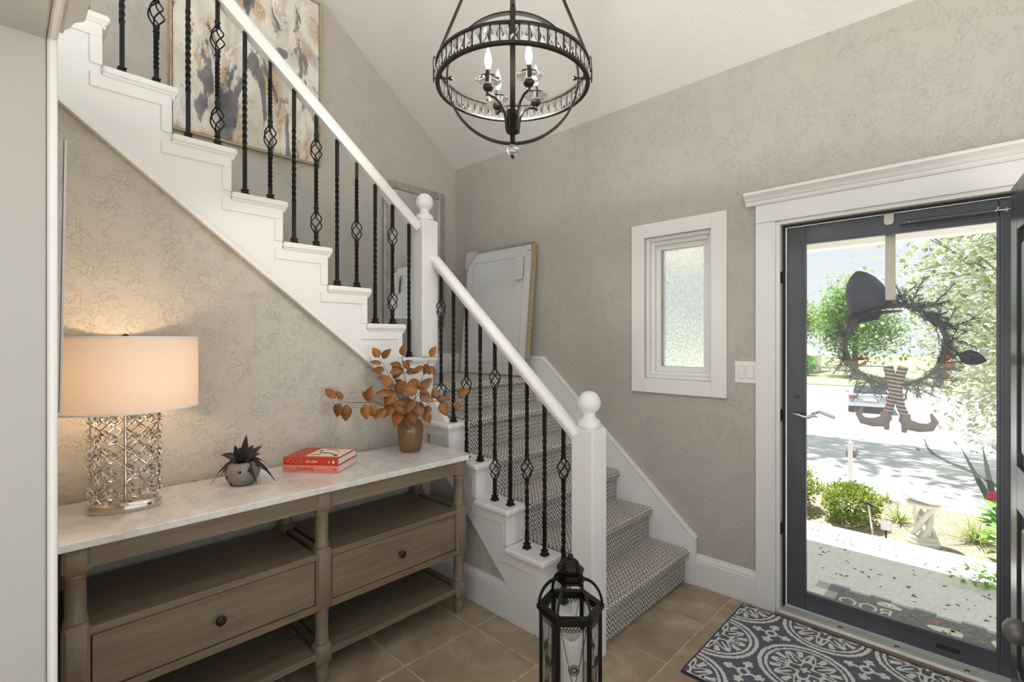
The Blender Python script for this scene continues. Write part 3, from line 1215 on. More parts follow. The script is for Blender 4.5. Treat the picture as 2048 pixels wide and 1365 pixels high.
def baluster(x, y, z0, z1, kind):
    L = z1 - z0
    bl = []
    if kind == 'twist':
        tw = [(0.27 * L, 0.75 * L, 3.0)]
    elif kind == 'single':
        c = 0.45 * L
        tw = [(0.10 * L, c - 0.10, 1.6), (c + 0.10, 0.86 * L, 2.2)]
        bl = [c]
    else:
        c0, c1 = 0.185 * L, 0.725 * L
        tw = [(c0 + 0.10, c1 - 0.10, 2.0)]
        bl = [c0, c1]
    if not bl:
        me = bar_mesh(L, tw)
    else:
        # the solid bar stops at each basket
        cuts = [0.0]
        for c in bl:
            cuts += [c - HBK / 2, c + HBK / 2]
        cuts.append(L)
        m = MB()
        for a, b_ in zip(cuts[0::2], cuts[1::2]):
            sub = [(max(p, a) - a, min(q_, b_) - a, w_) for (p, q_, w_) in tw if p >= a - 1e-6 and q_ <= b_ + 1e-6]
            mm_ = bar_mesh(b_ - a, sub)
            m.add([(v_.co.x, v_.co.y, v_.co.z + a) for v_ in mm_.vertices], [tuple(p.vertices) for p in mm_.polygons])
            bpy.data.meshes.remove(mm_)
        me = m.mesh('baluster')
    me.materials.append(M['iron'])
    o = inst('baluster', me, st, (x, y, z0))
    for c in bl:
        inst('basket', basket_me, o, (0, 0, c), (0, 0, 0.4))
        for s_ in (-1, 1):
            inst('collar', collar_me, o, (0, 0, c + s_ * (HBK / 2 + 0.010)))
    inst('shoe', shoe_me, o, (0, 0, 0))
    return o


LBY = 1.866
for i in range(9):
    x = -1.455 - 0.1175 * i
    k = int((lx(1) - x) // LRUN) + 1
    kind = ['double', 'twist', 'single', 'twist'][i % 4]
    baluster(x, LBY, RISE * k, lrail_top(x) - VT + 0.012, kind)
for i in range(16):
    y = 1.691 - 0.1127 * i
    j = int((UY1 - y) // URUN)
    kind = ['twist', 'double', 'twist', 'single'][i % 4]
    baluster(UXR, y, RISE * (NL + 1 + j), urail_top(y) - VT2 + 0.014, kind)


Rv = Vector((0.7206, 0.6934, 0))        # along the chandelier's and lantern's side axis
Fv = Vector((-0.6934, 0.7206, 0))


def LM(loc):
    """mesh builder that takes world coordinates for a thing standing at loc"""
    m = MB()
    m.x = Matrix.Translation(-Vector(loc))
    return m


# ================================================================== CONSOLE TABLE
CT = 0.842
CL = (-2.215, 0.93, 0.0)
con = thing('console_table', 'taupe wooden console table with white marble top and two drawers', 'table', CL)
CX0, CX1, CY0, CY1 = XW + 0.020, -1.968, 0.076, 1.752
cc = 0.035
LM(CL).prism([(CX0, CY0), (CX1 - cc, CY0), (CX1, CY0 + cc), (CX1, CY1 - cc), (CX1 - cc, CY1), (CX0, CY1)], 'XY', CT - 0.026, CT).build('marble_top', 'marble', con, bevel=0.004, seg=3)
LGF, LGB = -2.026, -2.405
LYS = (0.163, 0.945, 1.695)
hw = 0.034


def console_leg(x, y):
    m = LM(CL)
    zt = CT - 0.026

    def block(z0, z1, s=hw, ch=0.010):
        # square block with chamfered corners that taper at both ends
        ring = []
        for (z, q) in ((z0, 0.80), (z0 + 0.012, 1.0), (z1 - 0.012, 1.0), (z1, 0.80)):
            a, c = s * q, ch
            ring.append([(x + sx_ * u_, y + sy_ * v_, z) for (sx_, sy_, u_, v_) in
                         ((1, -1, a, a - c), (1, 1, a, a - c), (1, 1, a - c, a), (-1, 1, a - c, a), (-1, 1, a, a - c), (-1, -1, a, a - c), (-1, -1, a - c, a), (1, -1, a - c, a))])
        vs = [p for r_ in ring for p in r_]
        fs = [tuple(range(7, -1, -1)), tuple(range(24, 32))]
        for i in range(3):
            for j in range(8):
                fs.append((i * 8 + j, i * 8 + (j + 1) % 8, i * 8 + 8 + (j + 1) % 8, i * 8 + 8 + j))
        m.add(vs, fs)
    block(0.728, zt)
    m.lathe([(0.030, 0.728), (0.0305, 0.722), (0.026, 0.716), (0.027, 0.650), (0.0265, 0.598), (0.031, 0.590), (0.032, 0.582), (0.029, 0.574)], 20, (x, y, 0))
    block(0.315, 0.576)
    m.lathe([(0.029, 0.317), (0.0275, 0.308), (0.026, 0.250), (0.027, 0.188), (0.031, 0.180), (0.029, 0.172)], 20, (x, y, 0))
    block(0.088, 0.174)
    m.lathe([(0.024, 0.090), (0.029, 0.084), (0.029, 0.074), (0.026, 0.070), (0.028, 0.062), (0.026, 0.030), (0.022, 0.026), (0.024, 0.020), (0.019, 0.0)], 20, (x, y, 0))
    m.build('leg', 'console_z', con, smooth=38)


for y in LYS:
    console_leg(LGF, y)
    console_leg(LGB, y)
for (y0, y1) in ((LYS[0], LYS[1]), (LYS[1], LYS[2])):
    a, b_ = y0 + hw - 0.002, y1 - hw + 0.002
    LM(CL).box(LGF - 0.012, LGF + 0.022, a, b_, 0.742, CT - 0.026).build('apron', 'console_y', con, bevel=0.002)
    LM(CL).box(LGB - 0.012, LGB + 0.012, a, b_, 0.742, CT - 0.026).build('apron', 'console_y', con)
    LM(CL).box(LGB - 0.02, LGF + 0.024, a, b_, 0.532, 0.558).build('shelf', 'console_y', con, bevel=0.002)
    LM(CL).box(LGB - 0.02, LGF + 0.024, a, b_, 0.318, 0.346).build('drawer_rail', 'console_y', con, bevel=0.002)
    LM(CL).box(LGB - 0.010, LGB + 0.004, a, b_, 0.346, 0.532).build('back_panel', 'console_y', con)
    LM(CL).box(LGB - 0.02, LGF + 0.024, a, b_, 0.118, 0.144).build('bottom_shelf', 'console_y', con, bevel=0.002)
    d = LM(CL)
    d.box(LGF - 0.002, LGF + 0.019, a + 0.006, b_ - 0.006, 0.3495, 0.5285)
    d = d.build('drawer', 'console_y', con, bevel=0.0015)
    k = MB().lathe([(0.007, 0), (0.006, 0.012), (0.012, 0.016), (0.017, 0.020), (0.0175, 0.025), (0.013, 0.030), (0.009, 0.031), (0.008, 0.034), (0, 0.035)], 18)
    k = k.build('knob', 'bronze', d, smooth=45)
    k.matrix_local = basis((0, 1, 0), (0, 0, 1), (LGF + 0.019 - CL[0], (a + b_) / 2 - CL[1], 0.437))
for y in LYS:
    LM(CL).box(LGB + hw - 0.004, LGF - hw + 0.004, y - 0.012, y + 0.012, 0.742, CT - 0.026).build('side_apron', 'console_x', con)
    LM(CL).box(LGB + hw - 0.004, LGF - hw + 0.004, y - 0.012, y + 0.012, 0.318, 0.558).build('side_panel', 'console_x', con)
    LM(CL).box(LGB + hw - 0.004, LGF - hw + 0.004, y - 0.012, y + 0.012, 0.118, 0.144).build('side_rail', 'console_x', con)

# ================================================================== TABLE LAMP
LP = (-2.232, 0.315, CT)
lamp = thing('table_lamp', 'crystal lattice table lamp with white drum shade, lit, on the console', 'lamp', LP, radians(-14))
EA, EB = 0.098, 0.052                    # oval half axes, long side along the table
MB().lathe([(1.0, 0), (1.03, 0.004), (1.03, 0.022), (0.98, 0.028), (0.95, 0.030), (0.90, 0.034), (0.0, 0.034)], 40, sx=EB + 0.008, sy=EA + 0.006).build('base', 'chrome', lamp, smooth=35)
MB().lathe([(0.98, 0.352), (1.0, 0.356), (1.0, 0.366), (0.94, 0.369), (0.90, 0.366), (0.90, 0.354)], 40, sx=EB, sy=EA).build('top_ring', 'chrome', lamp, smooth=35)
MB().lathe([(0.006, 0.034), (0.006, 0.60)], 10).build('rod', 'chrome', lamp, smooth=50)
MB().lathe([(0.016, 0.37), (0.018, 0.38), (0.018, 0.42), (0.012, 0.43)], 12).build('socket', 'chrome', lamp, smooth=40)
NC, NR = 9, 5
Z0, Z1 = 0.036, 0.356


def ov(a, q=1.0):
    return (EB * q * cos(a), EA * q * sin(a))


wire = MB()
for s_ in (-1, 1):
    for i in range(NC):
        pth = []
        for k in range(25):
            t = k / 24
            a = 2 * pi * (i / NC + s_ * t * NR / (2 * NC) * 2)
            pth.append((*ov(a), Z0 + (Z1 - Z0) * t))
        wire.tube(pth, 0.0022, 5, caps=False)
wire.build('wire_lattice', 'chrome', lamp, smooth=60)
oc = MB()
oc.lathe([(0.0, -0.022), (0.014, -0.012), (0.0205, 0.0), (0.014, 0.012), (0.0, 0.022)], 8, sx=1.0, sy=0.62)
cr_me = oc.mesh('crystal')
cr_me.materials.append(M['crystal'])
dr_me = MB().lathe([(0.0, -0.010), (0.0060, -0.004), (0.0060, 0.003), (0, 0.008)], 6).mesh('crystal_bead')
dr_me.materials.append(M['crystal'])
for r_ in range(NR * 2 - 1):
    z = Z0 + (Z1 - Z0) * (r_ + 1) / (NR * 2)
    for i in range(NC):
        a = 2 * pi * (i + (0.5 if r_ % 2 == 0 else 0.0)) / NC
        if r_ % 2 == 0:
            x, y = ov(a, 1.0)
            inst('crystal', cr_me, lamp, (x, y, z), (0, 0, atan2(y / EA ** 2, x / EB ** 2) + pi / 2))
        else:
            x, y = ov(a, 1.06)
            inst('crystal_bead', dr_me, lamp, (x, y, z))
SR = 0.221
SZ0_, SZ1_ = 1.207 - CT, 1.459 - CT
m = MB()
n = 64
m.lathe([(SR, SZ0_), (SR, SZ1_), (SR - 0.0015, SZ1_), (SR - 0.0015, SZ0_)], n)
m.f = m.f[:3 * n]
for j in range(n):
    m.f.append([3 * n + j, 3 * n + (j + 1) % n, (j + 1) % n, j])
m.build('lamp_shade', 'shade', lamp, smooth=30)
m = MB()
for z in (SZ0_, SZ1_):
    m.ring((0, 0, z), (1, 0, 0), (0, 1, 0), SR, [(-0.003, -0.003), (0.0012, -0.003), (0.0012, 0.003), (-0.003, 0.003)], 64)
m.build('shade_rim', M['white_flat'], lamp)
m = MB()
for q in range(3):
    a = q * 2 * pi / 3 + 0.4
    m.tube([(0, 0, SZ1_ - 0.012), (SR * cos(a), SR * sin(a), SZ1_ - 0.004)], 0.002, 5)
m.build('spider', 'chrome', lamp)
MB().lathe([(0.006, SZ1_ - 0.014), (0.012, SZ1_ - 0.006), (0.012, SZ1_ + 0.006), (0.004, SZ1_ + 0.012), (0, SZ1_ + 0.013)], 12).build('finial', 'bronze', lamp, smooth=40)
M['lamp_bulb'] = emis('lit_lamp_bulb', (1.0, 0.72, 0.47, 1), LAMP * 14)
MB().sphere((0, 0, 0.475), 0.030, 16, 10, 1.2).build('light_bulb', 'lamp_bulb', lamp, smooth=60)

# ================================================================== POTTED PLANT
PP = (-2.262, 0.712, CT)
M['pot'] = simple('grey_stone_pot', rgb(122, 117, 112), 0.6, var=0.35, scale=14, bump=0.4, bscale=50)
M['dark_leaf'] = simple('dark_artificial_leaf', rgb(26, 26, 26), 0.6, var=0.3, scale=20)
M['soil'] = simple('dark_soil', rgb(40, 34, 30), 0.95, var=0.3, scale=60, bump=0.5, bscale=120)
pot = thing('potted_succulent', 'small dark succulent in a round grey stone pot on the console', 'plant', PP)
MB().lathe([(0.0, 0.0), (0.040, 0.0), (0.052, 0.010), (0.064, 0.034), (0.067, 0.052), (0.063, 0.072), (0.052, 0.088), (0.042, 0.094), (0.037, 0.094), (0.034, 0.084), (0.0, 0.080)], 32).build('pot', 'pot', pot, smooth=50)
MB().lathe([(0.035, 0.082), (0.02, 0.088), (0, 0.089)], 16).build('soil', 'soil', pot, smooth=50)
for (az, el, sz, hz_) in [(-1.30, 0.1, 0.006, 0.042), (-0.40, 0.2, 0.006, 0.064), (-0.52, 0.0, 0.003, 0.060), (0.10, 0.1, 0.005, 0.066), (-0.95, 0, 0.005, 0.016)]:
    a = az - 0.05
    MB().lathe([(sz, 0), (sz * 0.8, 0.001), (sz * 0.5, -0.001), (0, -0.001)], 10).build('pit', 'soil', pot).matrix_local = basis((-sin(a), cos(a), 0), (0, 0, 1), (cos(a) * 0.0655, sin(a) * 0.0655, hz_))
rs = random.Random(3)
for i, (az, up, L, dr) in enumerate([(-2.5, 0.75, 0.125, 0.45), (-2.1, 0.45, 0.12, 1.1), (-2.9, 0.55, 0.11, 1.0), (0.75, 0.95, 0.125, 0.25), (0.45, 0.8, 0.12, 0.35), (0.9, 0.40, 0.13, 1.0), (0.2, 0.45, 0.11, 1.1),
                                     (-1.0, 1.2, 0.10, 0.1), (1.9, 1.5, 0.125, 0.1), (-0.6, 0.9, 0.08, 0.4), (2.6, 0.5, 0.11, 0.9), (1.6, 0.6, 0.11, 0.8), (-1.6, 0.5, 0.085, 0.9), (2.2, 1.0, 0.11, 0.3), (3.0, 1.0, 0.10, 0.3)]):
    m = MB()
    d = Vector((cos(az) * cos(up), sin(az) * cos(up), sin(up)))
    leaf(m, (cos(az) * 0.008, sin(az) * 0.008, 0.088), d, Vector((0, 0, 0.7)) - Fv * 0.8, L * 1.03, 0.033, 0.0, 0.15, 0.62, 7, dr)
    o = m.build('leaf', 'dark_leaf', pot, smooth=60)
    sl = o.modifiers.new('thick', 'SOLIDIFY')
    sl.thickness = 0.0012

# ================================================================== BOOKS
M['paper'] = simple('book_paper', rgb(226, 222, 214), 0.8, var=0.03, scale=200)
M['book_red'] = simple('red_book_cover', rgb(186, 52, 30), 0.4)
M['book_pink'] = simple('coral_book_cover', rgb(226, 134, 124), 0.45)
M['gold_ink'] = simple('gold_ink', rgb(120, 84, 36), 0.4, 0.4)
M['pink_ink'] = simple('rose_ink', rgb(206, 122, 110), 0.4, 0.2)
M['cream_ink'] = simple('cream_ink', rgb(238, 222, 196), 0.5)
M['black_ink'] = simple('black_ink', rgb(44, 36, 32), 0.5)


def book(name, label, loc, rot, Lx, Ly, H, cover):
    """spine along local x at y = 0, page block towards +y"""
    r = thing(name, label, 'book', loc, rot)
    c = MB()
    t = 0.0028
    c.box(0, Lx, 0, Ly, 0, t)
    c.box(0, Lx, 0, Ly, H - t, H)
    c.box(0, Lx, -0.001, t, 0, H)
    c.build('cover', cover, r, bevel=0.0008)
    MB().box(0.004, Lx - 0.004, t, Ly - 0.004, t, H - t).build('pages', 'paper', r)
    return r


# spine runs from front-left to front-right of the stack
pA, pB = Vector((-2.331, 0.902, 0)), Vector((-2.122, 1.068, 0))
dv = (pB - pA)
ang = atan2(dv.y, dv.x)
LB = dv.length
b2 = book('book', 'coral pink book lying at the bottom of the stack of two', (pA.x, pA.y, CT), ang, LB, 0.212, 0.034, M['book_pink'])
b1 = book('book', 'bright red book with a cream picture panel on top of the stack', (pA.x + 0.004, pA.y + 0.003, CT + 0.0345), ang, LB - 0.006, 0.206, 0.034, M['book_red'])
tag(b1, group='art books on the console')
tag(b2, group='art books on the console')
ex = Matrix.Identity(4)
spine = lambda x, z: basis((1, 0, 0), (0, 0, 1), (x, -0.0014, z))
text_obj('VOGUE', 0.034, 'lettering', M['pink_ink'], b1, spine(0.012, 0.0165), squash=0.72)
text_obj('the shoe', 0.019, 'lettering', M['cream_ink'], b1, spine(0.106, 0.0175), shear=0.3, squash=0.85)
text_obj('Io', 0.017, 'lettering', M['cream_ink'], b1, spine(0.214, 0.0165), squash=0.7)
MB().box(0.2345, 0.2425, -0.0014, -0.001, 0.010, 0.023).build('emblem', 'cream_ink', b1)
text_obj('CHANEL', 0.023, 'lettering', M['gold_ink'], b2, spine(0.071, 0.017), squash=0.92)
MB().box(0.010, 0.038, -0.0014, -0.001, 0.0165, 0.0175).build('small_print', 'gold_ink', b2)
MB().box(0.166, 0.205, -0.0014, -0.001, 0.0125, 0.0135).build('small_print', 'gold_ink', b2)
MB().box(0.243, 0.2445, -0.0014, -0.001, 0.009, 0.026).build('small_print', 'gold_ink', b2)
MB().lathe([(0.004, 0), (0.004, 0.0004)], 4, (0, 0, 0)).build('emblem', 'gold_ink', b2).matrix_local = spine(0.2535, 0.017)
# top cover of the red book: lettering along the left edge and the picture panel
H2 = 0.0344
text_obj('VOGUE', 0.055, 'lettering', M['pink_ink'], b1, basis((0, 1, 0), (-1, 0, 0), (0.036, 0.016, H2)), squash=1.05)
MB().box(0.090, 0.252, 0.030, 0.190, 0.034, 0.0344).build('picture_panel', 'cream_ink', b1)
m = MB()
m.tube([(0.118, 0.150, 0.0348), (0.112, 0.120, 0.0348), (0.130, 0.095, 0.0348), (0.165, 0.092, 0.0348), (0.200, 0.078, 0.0348), (0.226, 0.052, 0.0348)], 0.0030, 4, flat=0.2)
m.tube([(0.130, 0.160, 0.0348), (0.165, 0.165, 0.0348), (0.200, 0.140, 0.0348), (0.215, 0.100, 0.0348)], 0.0022, 4, flat=0.2)
m.tube([(0.100, 0.050, 0.0348), (0.125, 0.062, 0.0348), (0.150, 0.055, 0.0348)], 0.0022, 4, flat=0.2)
m.prism([(0.205, 0.055), (0.232, 0.042), (0.228, 0.072)], 'XY', 0.0344, 0.0350)
m.build('shoe_drawing', 'black_ink', b1)

# ================================================================== VASE WITH AUTUMN LEAVES
VP_ = (-2.272, 1.560, CT)
M['vase'] = simple('brown_glazed_vase', rgb(118, 92, 58), 0.16, var=0.12, scale=6)
vase = thing('vase', 'brown glazed vase on the console holding the orange branches', 'vase', VP_)
MB().lathe([(0.0, 0.0), (0.052, 0.0), (0.058, 0.010), (0.066, 0.060), (0.071, 0.115), (0.070, 0.145), (0.060, 0.166), (0.036, 0.180), (0.030, 0.186), (0.033, 0.200), (0.029, 0.200), (0.026, 0.184), (0.0, 0.17)], 36).build('body', 'vase', vase, smooth=50)
br = thing('leaf_branches', 'dry orange leaf branches spreading out of the brown vase', 'branches', (VP_[0], VP_[1], CT + 0.17))
M['stem'] = simple('dark_twig', rgb(66, 50, 38), 0.7)


def autumn_leaf(name, c0, c1):
    q = NT(name)
    v_ = q.coord('Object')
    nz = q.noise(v_, 30, 3)
    q.base(q.ramp(nz, [(0.3, c0), (0.7, c1)]))
    q.rough(0.5)
    q.p.inputs['Subsurface Weight'].default_value = 0.0
    return q.m


AL = [autumn_leaf('orange_leaf', rgb(126, 76, 24), rgb(164, 104, 40)), autumn_leaf('rust_leaf', rgb(104, 64, 26), rgb(140, 90, 42)), autumn_leaf('brown_leaf', rgb(104, 70, 44), rgb(146, 104, 66))]
rs = random.Random(11)


def stem(path, leaves, L0=0.066, W0=0.046):
    """path in (right, up, away) metres from the vase mouth"""
    pts = [Rv * a + Vector((0, 0, b_)) + Fv * c for (a, b_, c) in path]
    # smooth the path
    fine = []
    for i in range(len(pts) - 1):
        for t in (0, 0.33, 0.66):
            fine.append(pts[i].lerp(pts[i + 1], t))
    fine.append(pts[-1])
    MB().tube(fine, [0.0022 * (1 - 0.6 * i / len(fine)) for i in range(len(fine))], 6).build('stem', 'stem', br, smooth=60)
    for (t, a, b_, c, sc) in leaves:
        f = t * (len(fine) - 1)
        i = min(int(f), len(fine) - 2)
        p = fine[i].lerp(fine[i + 1], f - i)
        d = (Rv * a + Vector((0, 0, b_)) + Fv * c)
        m = MB()
        pet = p + d.normalized() * 0.010
        m.tube([p, pet], 0.0012, 4)
        lf = MB()
        upv = Vector((rs.uniform(-0.3, 0.3), rs.uniform(-0.3, 0.3), 1)) - Fv * rs.uniform(0.6, 1.8)
        leaf(lf, pet, d, upv, L0 * sc, W0 * sc * rs.uniform(0.85, 1.1), rs.uniform(-0.15, 0.35), rs.uniform(0.04, 0.2), 0.72, 5)
        o = lf.build('leaf', AL[rs.choice([0, 0, 0, 1, 1, 2])], br, smooth=70)
        sl = o.modifiers.new('thick', 'SOLIDIFY')
        sl.thickness = 0.0006


def rl(t, a, b_, c=None, sc=1.0):
    return (t, a, b_, rs.uniform(-0.6, 0.4) if c is None else c, sc)


stem([(0, 0, 0), (-0.055, 0.12, -0.03), (-0.10, 0.24, -0.05), (-0.145, 0.335, -0.07)],
     [rl(1, -0.6, 0.9, 0), rl(0.98, 0.7, 0.9, 0, 1.05), rl(0.9, -0.9, 0.25), rl(0.78, -1, 0.1, 0, 1.1), rl(0.74, 0.9, 0.1), rl(0.62, 0.8, 0.6), rl(0.6, -1, 0.4, 0, 1.1), rl(0.45, -0.7, -0.2), rl(0.4, 0.8, 0.5)])
stem([(0, 0, 0), (-0.02, 0.15, 0.02), (-0.04, 0.26, 0.02), (-0.045, 0.34, 0.0)],
     [rl(1, 0.1, 1, 0), rl(0.96, 0.5, -0.6, -0.2, 0.9), rl(0.86, 0.9, 0.4, 0, 0.7), rl(0.8, -0.9, 0.3), rl(0.66, 0.9, 0.1, 0, 1.1), rl(0.62, -0.8, 0.6, 0, 1.2), rl(0.48, 0.8, -0.2, 0, 1.2), rl(0.42, -0.6, 0.4, -0.5, 1.2)])
stem([(0, 0, 0), (0.03, 0.14, -0.01), (0.075, 0.26, 0.0), (0.105, 0.335, 0.01)],
     [rl(1, 0.4, 1, 0, 1.0), rl(0.92, -0.3, -0.8, 0, 1.0), rl(0.86, 0.5, -0.7, 0, 0.9), rl(0.76, -1, 0.0, 0, 1.05), rl(0.66, 0.9, 0.2, 0, 0.9), rl(0.55, -0.8, -0.3, -0.5, 1.15), rl(0.4, 0.9, 0.3, 0, 1.1)])
stem([(0, 0, 0), (-0.06, 0.06, -0.08), (-0.15, 0.112, -0.14), (-0.28, 0.120, -0.20), (-0.325, 0.135, -0.215)],
     [rl(1, -0.7, 0.75, 0, 1.15), rl(0.9, -0.35, -1, 0, 1.2), rl(0.85, -0.5, 0.9, 0, 0.8), rl(0.75, -0.1, -1, 0, 1.35), rl(0.6, 0.1, -1, 0, 1.2), rl(0.55, 0.25, -1, 0, 1.1), rl(0.58, 0.2, 0.9, 0, 1.2), rl(0.5, -0.6, 0.5, 0, 1.3), rl(0.42, 0.7, 0.6, 0, 1.3), rl(0.35, -0.6, -0.5, -0.5, 1.3)])
stem([(0, 0, 0), (0.06, 0.07, -0.05), (0.13, 0.11, -0.08), (0.20, 0.12, -0.10), (0.265, 0.125, -0.08)],
     [rl(1, 0.7, 0.7, 0, 1.1), rl(0.96, 0.2, -0.8, 0, 0.8), rl(0.66, 0.4, -0.9, 0, 1.2), rl(0.6, -0.2, 0.9, 0, 1.0), rl(0.55, 0.8, 0.3, 0, 1.1), rl(0.45, -0.2, -1, -0.3, 1.3), rl(0.42, -0.3, 0.8, 0, 1.3), rl(0.3, 0.5, -0.9, -0.3, 1.4)])
stem([(0, 0, 0), (0.02, 0.08, -0.07), (0.05, 0.13, -0.12), (0.08, 0.17, -0.13)],
     [rl(1, 0.5, 0.7, -0.2, 1.2), rl(0.9, -0.8, 0.4, -0.3, 1.3), rl(0.8, 0.9, -0.2, -0.2, 1.25), rl(0.7, -0.5, -0.8, -0.3, 1.3), rl(0.62, 0.5, -0.9, -0.3, 1.4), rl(0.5, -0.9, 0.1, -0.3, 1.3), rl(0.38, 0.2, -1, -0.4, 1.4)])
stem([(0, 0, 0), (-0.03, 0.07, -0.07), (-0.06, 0.12, -0.11), (-0.075, 0.18, -0.11)],
     [rl(1, -0.4, 0.8, -0.2, 1.2), rl(0.92, 0.8, 0.5, -0.3, 1.4), rl(0.82, -0.9, 0.2, -0.2, 1.25), rl(0.7, 0.6, -0.7, -0.3, 1.3), rl(0.6, -0.7, -0.7, -0.3, 1.4), rl(0.48, 0.8, 0.2, -0.3, 1.3), rl(0.36, -0.3, -1, -0.3, 1.4), rl(0.25, 0.3, -1, -0.4, 1.4)])

# ================================================================== CHANDELIER
CHW = 1.66
CH = Fv * CHW + Rv * 0.002 + Vector((0, 0, 2.33))
ch = thing('chandelier', 'dark bronze orb chandelier with a crystal ring and four lit candle bulbs', 'chandelier', CH)
RR = 0.250
for z in (-0.030, 0.027):
    MB().ring((0, 0, z), (1, 0, 0), (0, 1, 0), RR, [(-0.007, -0.004), (0.007, -0.004), (0.007, 0.004), (-0.007, 0.004)], 96).build('ring_band', 'bronze', ch, smooth=30)
NCR = 56
w2, h2, d2 = 0.0115, 0.0235, 0.0075
m = MB()
vs = [(-w2, 0, -h2), (w2, 0, -h2), (w2, 0, h2), (-w2, 0, h2)]
e = 0.0025
vs = [(-w2, -e, -h2), (w2, -e, -h2), (w2, -e, h2), (-w2, -e, h2), (-w2, e, -h2), (w2, e, -h2), (w2, e, h2), (-w2, e, h2), (0, -d2, 0), (0, d2, 0)]
m.add(vs, [(0, 1, 5, 4), (1, 2, 6, 5), (2, 3, 7, 6), (3, 0, 4, 7), (0, 8, 1), (1, 8, 2), (2, 8, 3), (3, 8, 0), (4, 5, 9), (5, 6, 9), (6, 7, 9), (7, 4, 9)])
cme = m.mesh('crystal')
cme.materials.append(M['crystal'])
bar_me = MB().box(-0.0014, 0.0014, -0.004, 0.004, -0.027, 0.024).mesh('divider')
bar_me.materials.append(M['bronze'])
for i in range(NCR):
    a = 2 * pi * i / NCR
    inst('crystal', cme, ch, (RR * cos(a), RR * sin(a), -0.0015), (0, 0, a + pi / 2))
    a += pi / NCR
    inst('divider', bar_me, ch, (RR * cos(a), RR * sin(a), 0), (0, 0, a + pi / 2))
hp_ = [(-0.003, -0.008), (0.003, -0.008), (0.003, 0.008), (-0.003, 0.008)]
MB().ring((0, 0, 0), Rv, (0, 0, 1), 0.220, hp_, 96).build('hoop', 'bronze', ch, smooth=30)
MB().ring((0, 0, 0), Fv, (0, 0, 1), 0.2195, hp_, 96).build('hoop', 'bronze', ch, smooth=30)
AP = 0.60
for d in (Rv, -Rv, Fv, -Fv):
    p = d * 0.262
    MB().tube([d * 0.205, d * 0.264], 0.0035, 8).build('bolt', 'bronze', ch)
    MB().sphere(d * 0.208, 0.0075, 10, 6).build('bolt_head', 'bronze', ch, smooth=60)
    rod = MB().tube([d * 0.250 + Vector((0, 0, 0.078)), d * 0.030 + Vector((0, 0, AP))], 0.0055, 8).build('rod', 'bronze', ch, smooth=60)
    m = MB()
    s_ = d.cross(Vector((0, 0, 1)))
    lk = []
    for i in range(15):
        a = 2 * pi * i / 14
        lk.append(d * (0.262 - 0.004 * cos(a)) + s_ * (0.007 * cos(a)) + Vector((0, 0, 0.048 + 0.026 * sin(a))))
    m.tube(lk, 0.0020, 6)
    m.build('link', 'bronze', rod, smooth=60)
    m = MB()
    q0 = d * 0.264
    m.add([q0 + s_ * 0.007 + Vector((0, 0, -0.012)), q0 - s_ * 0.007 + Vector((0, 0, -0.012)), q0 - s_ * 0.007 + Vector((0, 0, 0.030)), q0 + s_ * 0.007 + Vector((0, 0, 0.030)),
           q0 + d * 0.003 + s_ * 0.007 + Vector((0, 0, -0.012)), q0 + d * 0.003 - s_ * 0.007 + Vector((0, 0, -0.012)), q0 + d * 0.003 - s_ * 0.007 + Vector((0, 0, 0.030)), q0 + d * 0.003 + s_ * 0.007 + Vector((0, 0, 0.030))],
          [(0, 1, 2, 3), (7, 6, 5, 4), (0, 4, 5, 1), (1, 5, 6, 2), (2, 6, 7, 3), (3, 7, 4, 0)])
    m.build('lug', 'bronze', rod)
MB().lathe([(0.012, AP - 0.012), (0.040, AP - 0.006), (0.040, AP + 0.004), (0.012, AP + 0.014), (0.008, AP + 0.03), (0, AP + 0.03)], 24).build('crown_plate', 'bronze', ch, smooth=40)
ctop = ceil_z(CH.y) - CH.z
lm = MB().tube([(0.009 * cos(2 * pi * i / 16), 0, 0.022 * sin(2 * pi * i / 16)) for i in range(17)], 0.0025, 6, caps=False).mesh('chain_link', 60)
lm.materials.append(M['bronze'])
nz_ = int((ctop - 0.03 - AP - 0.045) / 0.037)
for i in range(nz_ + 1):
    inst('chain_link', lm, ch, (0, 0, AP + 0.046 + 0.037 * i), (0, 0, (i % 2) * pi / 2))
can = MB().lathe([(0.0, -0.030), (0.030, -0.028), (0.060, -0.012), (0.064, 0.030)], 28).build('canopy', 'bronze', ch, smooth=40)
can.location = (0, 0, ctop)
MB().lathe([(0.0, -0.185), (0.018, -0.185), (0.022, -0.180), (0.022, -0.112), (0.018, -0.106), (0.008, -0.104), (0, -0.104)], 24).build('hub', 'bronze', ch, smooth=35)
MB().tube([(0, 0, -0.215), (0, 0, -0.18)], 0.006, 10).build('stem', 'bronze', ch)
MB().sphere((0, 0, -0.243), 0.021, 10, 6).build('crystal_ball', 'crystal', ch)
MB().lathe([(0, -0.272), (0.005, -0.268), (0.006, -0.264), (0.004, -0.261)], 10).build('tip', 'bronze', ch, smooth=50)
